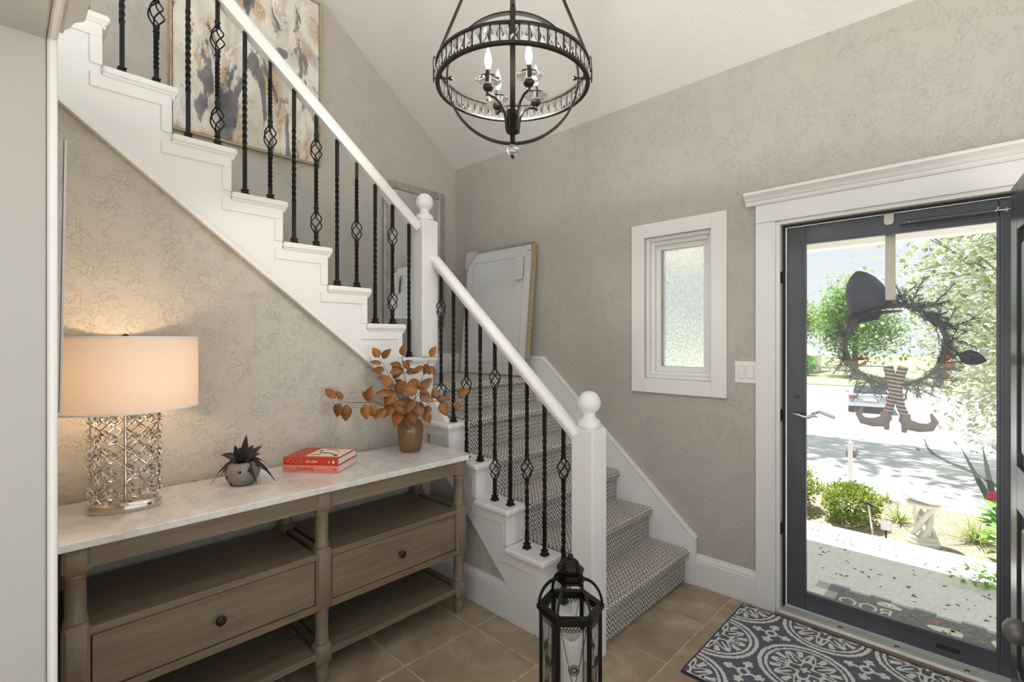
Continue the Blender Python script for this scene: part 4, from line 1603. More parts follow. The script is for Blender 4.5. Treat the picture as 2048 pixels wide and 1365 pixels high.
for deg in (33, 123, 213, 303):
    a = radians(deg)
    d = Rv * cos(a) + Fv * sin(a)
    pth = [(0.023, -0.180), (0.026, -0.150), (0.032, -0.122), (0.046, -0.098), (0.068, -0.082), (0.092, -0.078), (0.102, -0.082)]
    # finer curve
    P_ = []
    for i in range(len(pth) - 1):
        for t in (0, 0.5):
            P_.append((pth[i][0] + (pth[i + 1][0] - pth[i][0]) * t, pth[i][1] + (pth[i + 1][1] - pth[i][1]) * t))
    P_.append(pth[-1])
    arm = MB().tube([d * r_ + Vector((0, 0, z)) for r_, z in P_], 0.0045, 6).build('arm', 'bronze', ch, smooth=50)
    c = d * 0.095
    MB().lathe([(0.005, -0.078), (0.005, -0.070), (0.014, -0.066), (0.018, -0.058), (0.016, -0.050), (0.006, -0.048), (0, -0.048)], 18, c).build('cup', 'bronze', arm, smooth=40)
    MB().lathe([(0.013, -0.050), (0.030, -0.046), (0.042, -0.038), (0.0425, -0.034), (0.030, -0.037), (0.013, -0.041), (0.012, -0.046)], 28, c).build('glass_bobeche', 'crystal', arm, smooth=40)
    MB().lathe([(0.0085, -0.048), (0.0085, -0.004), (0.007, 0.0), (0, 0.0)], 14, c).build('candle_sleeve', 'bronze', arm, smooth=40)
    MB().lathe([(0.006, 0.0), (0.0085, 0.010), (0.0125, 0.024), (0.0120, 0.036), (0.0085, 0.052), (0.0040, 0.066), (0.0012, 0.074), (0, 0.075)], 14, c).build('candle_bulb', 'bulb_glass', arm, smooth=60)
    MB().lathe([(0.0, 0.014), (0.0035, 0.017), (0.0042, 0.030), (0.0035, 0.044), (0.0, 0.047)], 8, c).build('filament', 'bulb', arm, smooth=60)

# ================================================================== WALL ART AND MIRRORS


def art_mat():
    q = NT('abstract_canvas')
    v = q.coord('Object', (1, 1.0, 0.45))
    vd = q.coord('Object', (1, 1.0, 0.55), loc=(3.1, 1.7, 0.4))
    n1 = q.noise(v, 3.2, 6, 0.62, 1.1)
    n2 = q.noise(vd, 3.6, 6, 0.65, 1.4)
    n3 = q.noise(q.coord('Object', (1, 1, 0.35), loc=(9, 4, 2)), 4.4, 5, 0.6, 1.8)
    gr = q.noise(q.coord('Object'), 60, 4, 0.7)
    base = q.ramp(n1, [(0.32, rgb(150, 142, 134)), (0.45, rgb(196, 188, 176)), (0.60, rgb(222, 216, 206)), (0.72, rgb(176, 170, 162))])
    och = q.ramp(n2, [(0.53, (0, 0, 0, 1)), (0.59, (0.9, 0.9, 0.9, 1))])
    och = q.math('MULTIPLY', och, q.ramp(gr, [(0.35, (0.25,) * 3 + (1,)), (0.6, (1, 1, 1, 1))]))
    c = q.mix(och, base, rgb(176, 136, 82))
    gy = q.ramp(n3, [(0.525, (0, 0, 0, 1)), (0.565, (0.95,) * 3 + (1,))])
    c = q.mix(gy, c, q.ramp(n1, [(0.35, rgb(70, 68, 70)), (0.65, rgb(128, 127, 130))]))
    wt = q.ramp(q.noise(q.coord('Object', (1, 1, 0.4), loc=(5, 2, 8)), 5.0, 5, 0.6, 1.0), [(0.60, (0, 0, 0, 1)), (0.63, (0.8,) * 3 + (1,))])
    c = q.mix(wt, c, rgb(232, 228, 222))
    q.base(c)
    q.rough(0.55)
    q.bump(gr, 0.35, 0.004)
    return q.m


M['canvas'] = art_mat()
M['tan_wood'] = wood_mat('pale_wood_frame', rgb(150, 128, 100), rgb(186, 164, 134), 'Y', 1.0, 0.5)
AY0, AY1, AZ0, AZ1 = 0.690, 1.598, 2.690, 3.860
al = (XA, (AY0 + AY1) / 2, AZ0)
art = thing('abstract_painting', 'large abstract painting in ochre, grey and cream above the stairs', 'painting', al)
LM(al).box(XA + 0.006, XA + 0.034, AY0 + 0.016, AY1 - 0.016, AZ0 + 0.016, AZ1 - 0.016).build('canvas', 'canvas', art)


def yz_frame(loc, x0, x1, y0, y1, z0, z1, w, name, mat, parent, bevel=0.002):
    c = [(y0, y0 + w, z0, z1), (y1 - w, y1, z0, z1), (y0 + w, y1 - w, z0, z0 + w), (y0 + w, y1 - w, z1 - w, z1)]
    for (a, b_, c_, d_) in c:
        LM(loc).box(x0, x1, a, b_, c_, d_).build(name, mat, parent, bevel=bevel)


yz_frame(al, XA, XA + 0.040, AY0, AY1, AZ0, AZ1, 0.012, 'frame_strip', 'tan_wood', art)

M['mirror'] = simple('mirror_silvering', rgb(232, 234, 234), 0.02, 1.0)
M['silver_frame'] = simple('worn_silver_frame', rgb(172, 168, 162), 0.35, 0.55, var=0.15, scale=18)
MY0, MY1, MZ0, MZ1 = 2.118, 2.724, 1.560, 2.735
ml = (XA, (MY0 + MY1) / 2, MZ0)
mir = thing('wall_mirror', 'tall silver framed mirror hanging behind the upper newel post', 'mirror', ml)
yz_frame(ml, XA, XA + 0.030, MY0, MY1, MZ0, MZ1, 0.062, 'frame_strip', 'silver_frame', mir, 0.008)
LM(ml).box(XA + 0.004, XA + 0.016, MY0 + 0.055, MY1 - 0.055, MZ0 + 0.055, MZ1 - 0.055).build('mirror_glass', 'mirror', mir)

# framed picture in its wrapping, leaning in the landing corner
WL = (-2.865, 2.715, RISE * NL + 0.014)
wp = thing('wrapped_picture', 'large plastic wrapped white picture in a thin wooden frame leaning on the landing', 'picture', WL)
wp.rotation_euler = (radians(-5.6), 0, 0)
PWd, PHt = 0.385, 1.035


def bx(x0, x1, y0, y1, z0, z1):
    return MB().box(x0, x1, y0, y1, z0, z1)


M['print_white'] = simple('pale_print', rgb(238, 236, 232), 0.5, var=0.03, scale=5)
M['card'] = simple('white_card', rgb(206, 202, 196), 0.6)
M['wrap'] = glass_clear('plastic_wrap', (0.97, 0.97, 0.97, 1), rough=0.08)
for (x0, x1, z0, z1) in [(-PWd, -PWd + 0.012, 0, PHt), (PWd - 0.012, PWd, 0, PHt), (-PWd + 0.012, PWd - 0.012, 0, 0.012), (-PWd + 0.012, PWd - 0.012, PHt - 0.012, PHt)]:
    bx(x0, x1, 0, 0.042, z0, z1).build('frame_strip', 'tan_wood', wp, bevel=0.001)
bx(-PWd + 0.012, PWd - 0.012, 0.012, 0.030, 0.012, PHt - 0.012).build('print', 'print_white', wp)
for (x0, x1, z0, z1) in [(-PWd + 0.09, -PWd + 0.094, 0.10, PHt - 0.10), (PWd - 0.094, PWd - 0.09, 0.10, PHt - 0.10), (-PWd + 0.094, PWd - 0.094, 0.10, 0.104), (-PWd + 0.094, PWd - 0.094, PHt - 0.104, PHt - 0.10)]:
    bx(x0, x1, 0.008, 0.013, z0, z1).build('mat_bevel', 'card', wp)
bx(-PWd - 0.001, PWd + 0.001, -0.002, -0.001, 0.0, PHt + 0.001).build('plastic_film', 'wrap', wp)
MB().prism([(-PWd - 0.002, PHt + 0.002), (-PWd + 0.135, PHt + 0.002), (-PWd - 0.002, PHt - 0.150)], 'XZ', -0.006, 0.044).build('corner_protector', 'card', wp, bevel=0.001)
MB().prism([(PWd - 0.02, PHt - 0.02), (PWd - 0.06, PHt - 0.02), (PWd - 0.06, PHt - 0.06), (PWd - 0.02, PHt - 0.06)], 'XZ', -0.006, -0.002).build('sticker', 'card', wp)
tg = bx(PWd - 0.175, PWd - 0.085, -0.010, -0.008, PHt - 0.285, PHt - 0.105).build('hang_tag', 'card', wp)
MB().tube([(PWd - 0.13, -0.009, PHt - 0.108), (PWd - 0.125, -0.006, PHt - 0.04), (PWd - 0.12, -0.004, PHt + 0.004)], 0.0012, 5).build('string', 'card', tg)

# picture on the wall beside the cased opening
LPc = (-1.765, 0.0695, 1.277)
lp = thing('hanging_picture', 'grey edged picture seen edge-on on the wall beside the opening', 'picture', LPc)
lp.rotation_euler = (radians(-0.8), 0, 0)
bx(-0.165, 0.165, 0.0, 0.030, 0.0, 0.655).build('picture_box', 'silver_frame', lp, bevel=0.002)
bx(-0.167, 0.167, 0.030, 0.035, -0.002, 0.657).build('picture_face', 'card', lp, bevel=0.001)

# light switch
M['switch_gap_shade'] = simple('switch_gap_shade', rgb(150, 148, 144), 0.6)
SWc = (-0.962, YF, 1.270)
sw = thing('light_switch', 'white double rocker light switch between window and door', 'switch', SWc)
bx(-0.0585, 0.0585, -0.006, 0, -0.060, 0.060).build('plate', 'plastic_white', sw, bevel=0.003)
for x in (-0.0235, 0.0235):
    bx(x - 0.0178, x + 0.0178, -0.0066, -0.003, -0.0345, 0.0345).build('rocker_gap_shade', 'switch_gap_shade', sw)  # grey outline painted in for the shaded gap round each rocker
    r_ = bx(-0.0165, 0.0165, -0.010, -0.004, -0.033, 0.033).build('rocker', 'plastic_white', sw, bevel=0.002)
    r_.location = (x, 0, 0)
    r_.rotation_euler = (radians(3 if x < 0 else -3), 0, 0)
for x in (-0.0235, 0.0235):
    for z in (-0.048, 0.048):
        MB().lathe([(0.003, 0), (0.003, 0.001), (0, 0.0012)], 8).build('screw', 'plastic_white', sw).matrix_local = basis((1, 0, 0), (0, 0, 1), (x, -0.006, z))

# ================================================================== RUG
rg = thing('area_rug', 'charcoal and white medallion rug in front of the entry door', 'rug', (0, 0, 0))
bx(-0.955, 0.34, 2.065, 2.812, 0.001, 0.011).build('pile', 'rug', rg)
m = MB()
m.box(-0.961, -0.953, 2.059, 2.818, 0.001, 0.012)
m.box(0.338, 0.346, 2.059, 2.818, 0.001, 0.012)
m.box(-0.953, 0.338, 2.059, 2.067, 0.001, 0.012)
m.box(-0.953, 0.338, 2.810, 2.818, 0.001, 0.012)
m.build('binding', 'rug_edge', rg, bevel=0.003)

# ================================================================== LANTERN AND CANDLE
LW = 1.75
LC = Fv * LW + Rv * 0.2075
lan = thing('floor_lantern', 'black metal hexagonal lantern with filigree panels standing by the newel post', 'lantern', (LC.x, LC.y, 0.0), atan2(Rv.y, Rv.x))
M['lantern'] = simple('black_lantern_metal', rgb(34, 31, 29), 0.36, 0.75, var=0.45, scale=12)


def hexa(r, z, rot=0.0):
    return [(r * cos(rot + i * pi / 3), r * sin(rot + i * pi / 3), z) for i in range(6)]


def hex_ring(mb, r0, r1, z0, z1):
    a, b_, c, d = hexa(r0, z0), hexa(r1, z0), hexa(r1, z1), hexa(r0, z1)
    vs = a + b_ + c + d
    fs = []
    for i in range(6):
        j = (i + 1) % 6
        fs += [(i, j, 6 + j, 6 + i), (6 + i, 6 + j, 12 + j, 12 + i), (12 + i, 12 + j, 18 + j, 18 + i), (18 + i, 18 + j, j, i)]
    mb.add(vs, fs)


m = MB()
hex_ring(m, 0.092, 0.121, 0.498, 0.514)
hex_ring(m, 0.098, 0.114, 0.486, 0.498)
m.build('roof_ring', 'lantern', lan, bevel=0.0015)
m = MB()
hex_ring(m, 0.004, 0.122, 0.022, 0.036)
hex_ring(m, 0.090, 0.114, 0.036, 0.052)
for p in hexa(0.105, 0):
    m.lathe([(0.008, 0.0), (0.011, 0.010), (0.006, 0.022)], 10, p)
m.build('base', 'lantern', lan, bevel=0.0015)
RP = 0.106
for i, p in enumerate(hexa(RP, 0)):
    a = i * pi / 3
    m = MB()
    m.x = Matrix.Translation((p[0], p[1], 0)) @ Matrix.Rotation(a, 4, 'Z')
    m.box(-0.007, 0.005, -0.0065, 0.0065, 0.036, 0.490)
    m.build('corner_post', 'lantern', lan, bevel=0.001)
    # curved roof rib
    pth = []
    for k in range(9):
        t = k / 8
        r_ = 0.112 - 0.064 * (t ** 1.7)
        z = 0.512 + 0.090 * (1 - (1 - t) ** 1.6)
        pth.append((r_ * cos(a), r_ * sin(a), z))
    MB().tube(pth, 0.0062, 4, roll=pi / 4, flat=1.0).build('roof_rib', 'lantern', lan)
m = MB()
hex_ring(m, 0.034, 0.055, 0.598, 0.606)
hex_ring(m, 0.030, 0.044, 0.606, 0.626)
m.build('vent_collar', 'lantern', lan, bevel=0.001)
MB().lathe([(0.030, 0.624), (0.046, 0.634), (0.048, 0.638), (0.040, 0.637), (0.034, 0.640), (0.033, 0.652), (0.026, 0.666), (0.014, 0.674), (0.009, 0.676), (0.010, 0.680), (0.008, 0.686), (0.005, 0.690), (0, 0.691)], 28).build('lid', 'lantern', lan, smooth=40)
MB().tube([(0.033 * cos(t), -0.022 * sin(t) - 0.004, 0.646 - 0.024 * sin(t) * 0.9) for t in [pi * k / 14 * 2 for k in range(15)]], 0.0020, 6).build('carry_ring', 'lantern', lan, smooth=60)
lace = MB().tube([(0.0052 * cos(2 * pi * k / 10), 0, 0.0052 * sin(2 * pi * k / 10)) for k in range(11)], 0.0011, 4, caps=False)
med_ = MB()
for k in range(10):
    a = 2 * pi * k / 10
    cx_, cz_ = 0.0115 * cos(a), 0.0115 * sin(a)
    med_.tube([(cx_ + 0.0036 * cos(2 * pi * q / 8), 0, cz_ + 0.0036 * sin(2 * pi * q / 8)) for q in range(9)], 0.0010, 4, caps=False)
med_.tube([(0.0068 * cos(2 * pi * q / 12), 0, 0.0068 * sin(2 * pi * q / 12)) for q in range(13)], 0.0013, 4, caps=False)
med_.tube([(0.0034 * cos(2 * pi * q / 8), 0, 0.0034 * sin(2 * pi * q / 8)) for q in range(9)], 0.0010, 4, caps=False)
med_me = med_.mesh('medallion', 60)
med_me.materials.append(M['lantern'])
ap = RP * cos(pi / 6)
hw_ = RP * 0.5 - 0.007
for i in range(6):
    a = i * pi / 3 + pi / 6
    T_ = Matrix.Rotation(a - pi / 2, 4, 'Z') @ Matrix.Translation((0, ap, 0))
    m = MB()
    m.x = T_
    m.box(-hw_, hw_, -0.0015, 0.0005, 0.050, 0.490)
    m.build('glass_panel', 'lantern_pane', lan)
    m = MB()
    m.x = T_
    m.tube([(-hw_, 0.003, 0.486), (hw_, 0.003, 0.052)], 0.0011, 4)
    m.tube([(hw_, 0.003, 0.486), (-hw_, 0.003, 0.052)], 0.0011, 4)
    m.build('cross_wire', 'lantern', lan)
    o = inst('medallion', med_me, lan)
    o.matrix_local = T_ @ Matrix.Translation((0, 0.004, 0.340)) @ Matrix.Diagonal((1.25, 1, 1.25, 1))
    o = inst('medallion', med_me, lan)
    o.matrix_local = T_ @ Matrix.Translation((0, 0.004, 0.20)) @ Matrix.Diagonal((1.25, 1, 1.25, 1))
    m = MB()
    for k in range(8):
        xx = -hw_ + 0.006 + k * (2 * hw_ - 0.012) / 7
        dz = 0.004 * cos(pi * (k - 3.5) / 3.5)
        for (ox, oz) in ((0, 0), (0.0045, -0.0075)):
            if ox and k == 7:
                continue
            m.x = T_ @ Matrix.Translation((xx + ox, 0.004, 0.480 + oz - 0.5 * dz))
            m.add(lace.v, lace.f)
    m.build('lace_fringe', 'lantern', lan, smooth=60)
MB().tube([(0.046, -0.093, 0.355), (0.060, -0.095, 0.352), (0.066, -0.093, 0.350)], 0.003, 6).build('latch', 'lantern', lan)
M['wax'] = simple('ivory_wax', rgb(226, 220, 204), 0.5, var=0.03, scale=6)
cd = thing('pillar_candle', 'ivory pillar candle with a hollow top inside the black lantern', 'candle', (LC.x, LC.y, 0.0365))
n = 36
prof_ = [(0.043, 0.0), (0.043, 0.30), (0.043, 0.372), (0.041, 0.382), (0.038, 0.383), (0.035, 0.372), (0.028, 0.348), (0.015, 0.335), (0.0, 0.332)]
m = MB().lathe(prof_, n)
m.v = [Vector((p.x, p.y, p.z - (0.022 * max(0, -(p.x * Fv.x + p.y * Fv.y) / 0.043) ** 2 if p.z > 0.36 else 0))) for p in m.v]
m.build('wax_body', 'wax', cd, smooth=50)
MB().tube([(0, 0, 0.330), (0.002, 0, 0.352)], 0.0015, 5).build('wick', 'iron', cd)

# ================================================================== OUTSIDE
PZ = -0.080
M['concrete'] = simple('porch_concrete', rgb(222, 220, 217), 0.85, var=0.10, scale=40, bump=0.5, bscale=70)
M['drive'] = simple('driveway_concrete', rgb(196, 196, 198), 0.85, var=0.06, scale=3, bump=0.2, bscale=60)
M['street'] = simple('street_asphalt', rgb(150, 152, 156), 0.9, var=0.08, scale=2)
M['dry_bed'] = simple('mulch_bed', rgb(150, 139, 122), 0.95, var=0.5, scale=45, bump=0.8, bscale=90)
M['lawn'] = simple('pale_lawn', rgb(150, 160, 118), 0.95, var=0.2, scale=6, bump=0.6, bscale=40)
M['soffit'] = simple('soffit_paint', rgb(244, 242, 237), 0.6)

# porch slab with leaf litter flecks in its material, roof over it
pf_ = MB().box(-3.2, 2.4, YF + FT, 4.745, -0.30, PZ).build('porch_floor', 'concrete', bevel=0.008)
struct(pf_)
pr_ = sroot('porch_ceiling')
MB().box(-4.5, 2.0, YF + FT, 5.02, 2.285, 2.42).build('soffit', 'soffit', pr_)
MB().box(-4.5, 2.0, 4.90, 5.04, 2.235, 2.44).build('fascia_beam', 'soffit', pr_)
m = MB()
rs = random.Random(5)
for i in range(110):
    x, y = rs.uniform(-1.3, 0.3), rs.uniform(3.66, 4.6)
    a, l = rs.uniform(0, pi), rs.uniform(0.008, 0.022)
    c, s = cos(a), sin(a)
    p = [(x - c * l, y - s * l, PZ + 0.001), (x + s * l * 0.35, y - c * l * 0.35, PZ + 0.004), (x + c * l, y + s * l, PZ + 0.001), (x - s * l * 0.35, y + c * l * 0.35, PZ + 0.003)]
    m.add(p, [(0, 1, 2, 3)])
M['litter'] = simple('dry_leaf_litter', rgb(112, 92, 74), 0.9, var=0.3, scale=30)
lt = m.build('leaf_litter', 'litter', None, recalc=False)
tag(lt, 'small dry leaf fragments scattered over the concrete porch', 'leaves', kind='stuff')

# ground
m = MB()
m.prism([(4.746, -0.36), (6.10, -0.36), (6.10, -0.13), (4.746, -0.13)], 'YZ', -8, 5)
struct(m.build('ground_bed', 'dry_bed'))


def gz(y):
    if y <= 8:
        return -0.13
    if y <= 30:
        return -0.13 - (y - 8) * 0.094
    return -0.13 - 22 * 0.094


m = MB()
ys = [6.10, 8.0, 12, 18, 24, 30]
m.prism([(y, gz(y)) for y in ys] + [(30, gz(30) - 0.3), (6.10, -0.5)], 'YZ', -14, 8)
struct(m.build('driveway', 'drive'))
struct(MB().box(-80, 60, 30, 46, gz(40) - 0.3, gz(40)).build('street', 'street'))
m = MB()
m.box(-80, 60, 46, 140, gz(60) - 0.3, gz(60) + 0.06)
m.box(-80, -14, 4.7, 30, -2.6, gz(60) + 0.02)
m.box(8, 60, 4.7, 30, -2.6, gz(60) + 0.02)
struct(m.build('lawn', 'lawn'))
M['bounce_yard'] = simple('yard_bounce_ground', rgb(222, 220, 215), 0.95, var=0.05, scale=1)  # unseen ground, made pale to bounce sunlight into the open room
m = MB()
m.box(-40, 40, -40, -2.45, -0.5, -0.2)
m.box(1.55, 40, -2.45, 4.7, -0.5, -0.2)
m.box(XA - 0.2, 1.55, -2.45, -1.22, -0.5, -0.2)
m.box(-40, XA - 0.2, -2.45, 4.7, -0.5, -0.2)
struct(m.build('bounce_yard', 'bounce_yard'))


def leaf_mat(name, cols, trans=0.35):
    q = NT(name)
    g = q.n('ShaderNodeNewGeometry')
    c = q.ramp(g.outputs['Random Per Island'], [(i / (len(cols) - 1), cc_) for i, cc_ in enumerate(cols)])
    q.t.nodes.remove(q.p)
    d = q.n('ShaderNodeBsdfDiffuse')
    t = q.n('ShaderNodeBsdfTranslucent')
    q.t.links.new(c, d.inputs[0])
    q.t.links.new(c, t.inputs[0])
    mx = q.n('ShaderNodeMixShader')
    mx.inputs[0].default_value = trans
    q.t.links.new(d.outputs[0], mx.inputs[1])
    q.t.links.new(t.outputs[0], mx.inputs[2])
    q.t.links.new(mx.outputs[0], q.o.inputs[0])
    return q.m


M['leaf_pale'] = leaf_mat('pale_dogwood_leaf', [rgb(120, 140, 70), rgb(200, 204, 170), rgb(226, 226, 208), rgb(150, 168, 96), rgb(232, 228, 214)])
M['leaf_tree'] = leaf_mat('tree_leaf', [rgb(110, 140, 70), rgb(160, 180, 110), rgb(196, 204, 160), rgb(130, 158, 88)])
M['leaf_far'] = leaf_mat('far_tree_leaf', [rgb(118, 150, 84), rgb(166, 192, 124), rgb(140, 172, 104)])
M['leaf_shrub'] = leaf_mat('shrub_leaf', [rgb(96, 128, 44), rgb(150, 172, 76), rgb(184, 196, 112), rgb(120, 150, 60)])
M['leaf_bright'] = leaf_mat('bright_leaf', [rgb(90, 150, 48), rgb(134, 188, 84), rgb(160, 204, 110)])
M['leaf_blade'] = leaf_mat('strap_leaf', [rgb(110, 140, 60), rgb(168, 184, 110), rgb(204, 206, 160), rgb(134, 160, 76)])
M['bark'] = simple('grey_bark', rgb(110, 98, 86), 0.95, var=0.25, scale=12, bump=0.6, bscale=30)


def tree(name, label, base, top, crown, radii, n, size, mat, seed, group=None, trunk_r=0.10, shape=0.55):
    rs = random.Random(seed)
    r = thing(name, label, 'tree', base, 0, group)
    m = MB()
    m.tube([(0, 0, -0.1), (0.03, 0.02, (top - base[2]) * 0.35), (0, 0.05, (top - base[2]) * 0.7)], [trunk_r, trunk_r * 0.75, trunk_r * 0.4], 8)
    o = Vector(crown) - Vector(base)
    for i in range(9):
        a = rs.uniform(0, 2 * pi)
        e = o + Vector((cos(a) * radii[0] * 0.75, sin(a) * radii[1] * 0.75, rs.uniform(-0.5, 0.6) * radii[2]))
        s0 = Vector((0, 0, (top - base[2]) * rs.uniform(0.2, 0.65)))
        m.tube([s0, s0.lerp(e, 0.5) + Vector((0, 0, 0.1 * radii[2])), e], [trunk_r * 0.4, trunk_r * 0.25, trunk_r * 0.08], 5)
    m.build('trunk', 'bark', r, smooth=60)
    m = MB()
    vs, fs = [], []
    cl = [(Vector((rs.gauss(0, 1), rs.gauss(0, 1), rs.gauss(0, 1))).normalized() * rs.uniform(0.35, 0.95)) for _ in range(34)]
    for i in range(n):
        c = rs.choice(cl)
        p = c + Vector((rs.gauss(0, 1), rs.gauss(0, 1), rs.gauss(0, 1))) * 0.19
        p = Vector((p.x * radii[0], p.y * radii[1], p.z * radii[2])) + o
        d = Vector((rs.uniform(-1, 1), rs.uniform(-1, 1), rs.uniform(-0.9, 0.3))).normalized()
        s = d.cross(Vector((rs.uniform(-0.4, 0.4), rs.uniform(-0.4, 0.4), 1))).normalized()
        L = size * rs.uniform(0.7, 1.3)
        w = L * shape * 0.5
        up = s.cross(d) * (L * 0.12)
        b = len(vs)
        vs += [p, p + d * (L * 0.5) - s * w + up, p + d * L, p + d * (L * 0.5) + s * w + up]
        fs += [(b, b + 1, b + 2, b + 3)]
    m.add(vs, fs)
    lo = m.build('foliage', mat, r, recalc=False)
    lo['kind'] = 'stuff'
    return r


tree('dogwood_tree', 'pale leaved dogwood tree filling the right of the storm door view', (1.05, 8.4, -0.14), 3.2, (0.55, 8.2, 1.75), (1.45, 1.3, 1.75), 6500, 0.085, 'leaf_pale', 1, trunk_r=0.07, shape=0.7)
tree('yard_tree', 'tall light green tree behind the pale dogwood', (0.9, 15.5, gz(15.5)), 6.0, (0.35, 15.0, 3.4), (2.5, 2.0, 4.2), 8000, 0.13, 'leaf_tree', 2, trunk_r=0.14)
tree('shade_tree', 'tall tree left of the driveway casting dappled shade', (-4.3, 12.2, gz(12.2)), 8.0, (-2.7, 11.4, 7.6), (3.4, 2.6, 1.9), 3000, 0.24, 'leaf_tree', 3, trunk_r=0.16)  # crown out of view, placed for its shadow on the driveway
tree('street_tree', 'leafy green tree at the far left beyond the street', (-19.5, 76, gz(60)), 6.5, (-19.5, 76, 3.8), (5.0, 3.5, 4.0), 5200, 0.42, 'leaf_far', 4, 'trees beyond the street', 0.3)
tree('street_tree', 'leafy green tree right of the far house, above the parked car', (-9.3, 58, gz(60)), 7.0, (-9.3, 58, 3.4), (4.2, 3.5, 4.6), 5200, 0.42, 'leaf_far', 6, 'trees beyond the street', 0.3)
tree('street_tree', 'lowest of the green trees beyond the street, between the two others', (-14.6, 84, gz(60)), 6.0, (-14.6, 84, 4.0), (3.6, 3.0, 3.4), 4200, 0.40, 'leaf_far', 8, 'trees beyond the street', 0.25)


def bush(name, label, c, r, n, size, mat, seed, cat='shrub', group=None, flat=0.8):
    rs = random.Random(seed)
    t = thing(name, label, cat, c, 0, group)
    m = MB()
    for i in range(7):
        a = 2 * pi * i / 7
        m.tube([(0, 0, 0), (cos(a) * r * 0.35, sin(a) * r * 0.35, r * 0.7)], [0.008, 0.003], 5)
    m.build('stems', 'bark', t)
    vs, fs = [], []
    for i in range(n):
        d = Vector((rs.gauss(0, 1), rs.gauss(0, 1), rs.gauss(0, 1) + 0.25)).normalized()
        q_ = rs.uniform(0.55, 1.04) * (1 + 0.12 * sin(5 * atan2(d.y, d.x)) * abs(d.z))
        p = Vector((d.x * r * q_, d.y * r * q_, r * 0.78 + d.z * r * q_ * flat))
        if p.z < 0.01:
            continue
        d = (d + Vector((rs.uniform(-.8, .8), rs.uniform(-.8, .8), rs.uniform(-.3, .9)))).normalized()
        s = d.cross(Vector((rs.uniform(-1, 1), rs.uniform(-1, 1), 1))).normalized()
        L = size * rs.uniform(0.7, 1.3)
        b = len(vs)
        vs += [p, p + d * (L * .5) - s * L * .28, p + d * L, p + d * (L * .5) + s * L * .28]
        fs.append((b, b + 1, b + 2, b + 3))
    m = MB()
    m.add(vs, fs)
    o = m.build('foliage', mat, t, recalc=False)
    o['kind'] = 'stuff'
    return t


GB = -0.13
bush('boxwood_shrub', 'rounded green shrub touching the left edge of the storm door glass', (-1.39, 5.22, GB), 0.262, 3400, 0.033, 'leaf_shrub', 21, group='shrubs by the porch')
bush('boxwood_shrub', 'rounded yellow green shrub beside the path light', (-0.85, 5.12, GB), 0.205, 3200, 0.032, 'leaf_shrub', 22, group='shrubs by the porch')
bush('hedge', 'low bright green hedge in front of the far house', (-13.6, 56.5, gz(60) + 0.06), 1.25, 1500, 0.30, 'leaf_bright', 23, 'hedge')


def grass_clump(name, label, c, n, L, seed, mat='leaf_blade', w=0.012, group='strap leaf plants in the bed'):
    rs = random.Random(seed)
    t = thing(name, label, 'plant', c, 0, group)
    m = MB()
    for i in range(n):
        a = rs.uniform(0, 2 * pi)
        el = rs.uniform(0.5, 1.35)
        d = Vector((cos(a) * cos(el), sin(a) * cos(el), sin(el)))
        leaf(m, (rs.uniform(-.03, .03), rs.uniform(-.03, .03), 0), d, (0, 0, 1), L * rs.uniform(0.7, 1.2), w, 0.0, 0.15, 0.35, 6, rs.uniform(0.25, 0.75))
    o = m.build('blades', mat, t, recalc=False)
    o['kind'] = 'stuff'
    return t


grass_clump('strap_leaf_plant', 'arching strap leaf plant right of the pedestal', (-0.06, 5.27, GB), 70, 0.36, 31)
grass_clump('strap_leaf_plant', 'strap leaf plant between the path light and the pedestal', (-0.55, 5.40, GB), 46, 0.26, 32)
grass_clump('strap_leaf_plant', 'pale grass tuft behind the pedestal at the driveway edge', (-0.72, 6.02, GB), 60, 0.20, 33, w=0.009)
grass_clump('strap_leaf_plant', 'pale grass tuft beside the bird bath', (-1.26, 6.0, GB), 60, 0.20, 34, w=0.009)

# broad leaved flowering plant at the right
fp = thing('flowering_plant', 'broad leaved bright green plant with one pink flower', 'plant', (0.06, 4.93, GB), 0)
rs = random.Random(41)
for i in range(58):
    a, h = rs.uniform(0, 2 * pi), rs.uniform(0.05, 0.42)
    m = MB()
    d = Vector((cos(a), sin(a), rs.uniform(0.0, 0.7)))
    leaf(m, (cos(a) * 0.02, sin(a) * 0.02, h), d, (0, 0, 1), rs.uniform(0.08, 0.12), 0.055, 0.2, 0.1, 0.8, 4)
    m.build('leaf', 'leaf_bright', fp, recalc=False, smooth=60)
MB().tube([(0, 0, 0), (0.01, 0, 0.25), (-0.03, 0.02, 0.46)], 0.005, 6).build('stem', 'leaf_bright', fp)
M['pink'] = simple('pink_petal', rgb(206, 60, 110), 0.6)
flw = MB()
for i in range(5):
    a = 2 * pi * i / 5
    leaf(flw, (-0.03, 0.02, 0.46), (cos(a) * 0.8 + 0.1, -0.5, sin(a) * 0.8 + 0.2), (0, -1, 0), 0.045, 0.038, 0.1, 0.1, 1.0, 4)
flw.build('flower', 'pink', fp, recalc=False)
ps = thing('creeping_plant', 'small green plant spilling onto the porch at the right', 'plant', (0.10, 4.25, PZ), 0)
m = MB()
for i in range(80):
    a = rs.uniform(pi * 0.6, pi * 1.5)
    q_ = rs.uniform(0, 0.30)
    leaf(m, (cos(a) * q_, sin(a) * q_ * 0.6, rs.uniform(0.0, 0.07)), (rs.uniform(-1, 1), rs.uniform(-1, 1), rs.uniform(0, 0.8)), (0, 0, 1), 0.05, 0.022, 0.2, 0.1, 0.7, 3)
o = m.build('foliage', 'leaf_bright', ps, recalc=False)
o['kind'] = 'stuff'
sp_ = thing('spear_leaf', 'single dark spear leaf at the right edge of the glass', 'plant', (0.06, 6.3, GB))
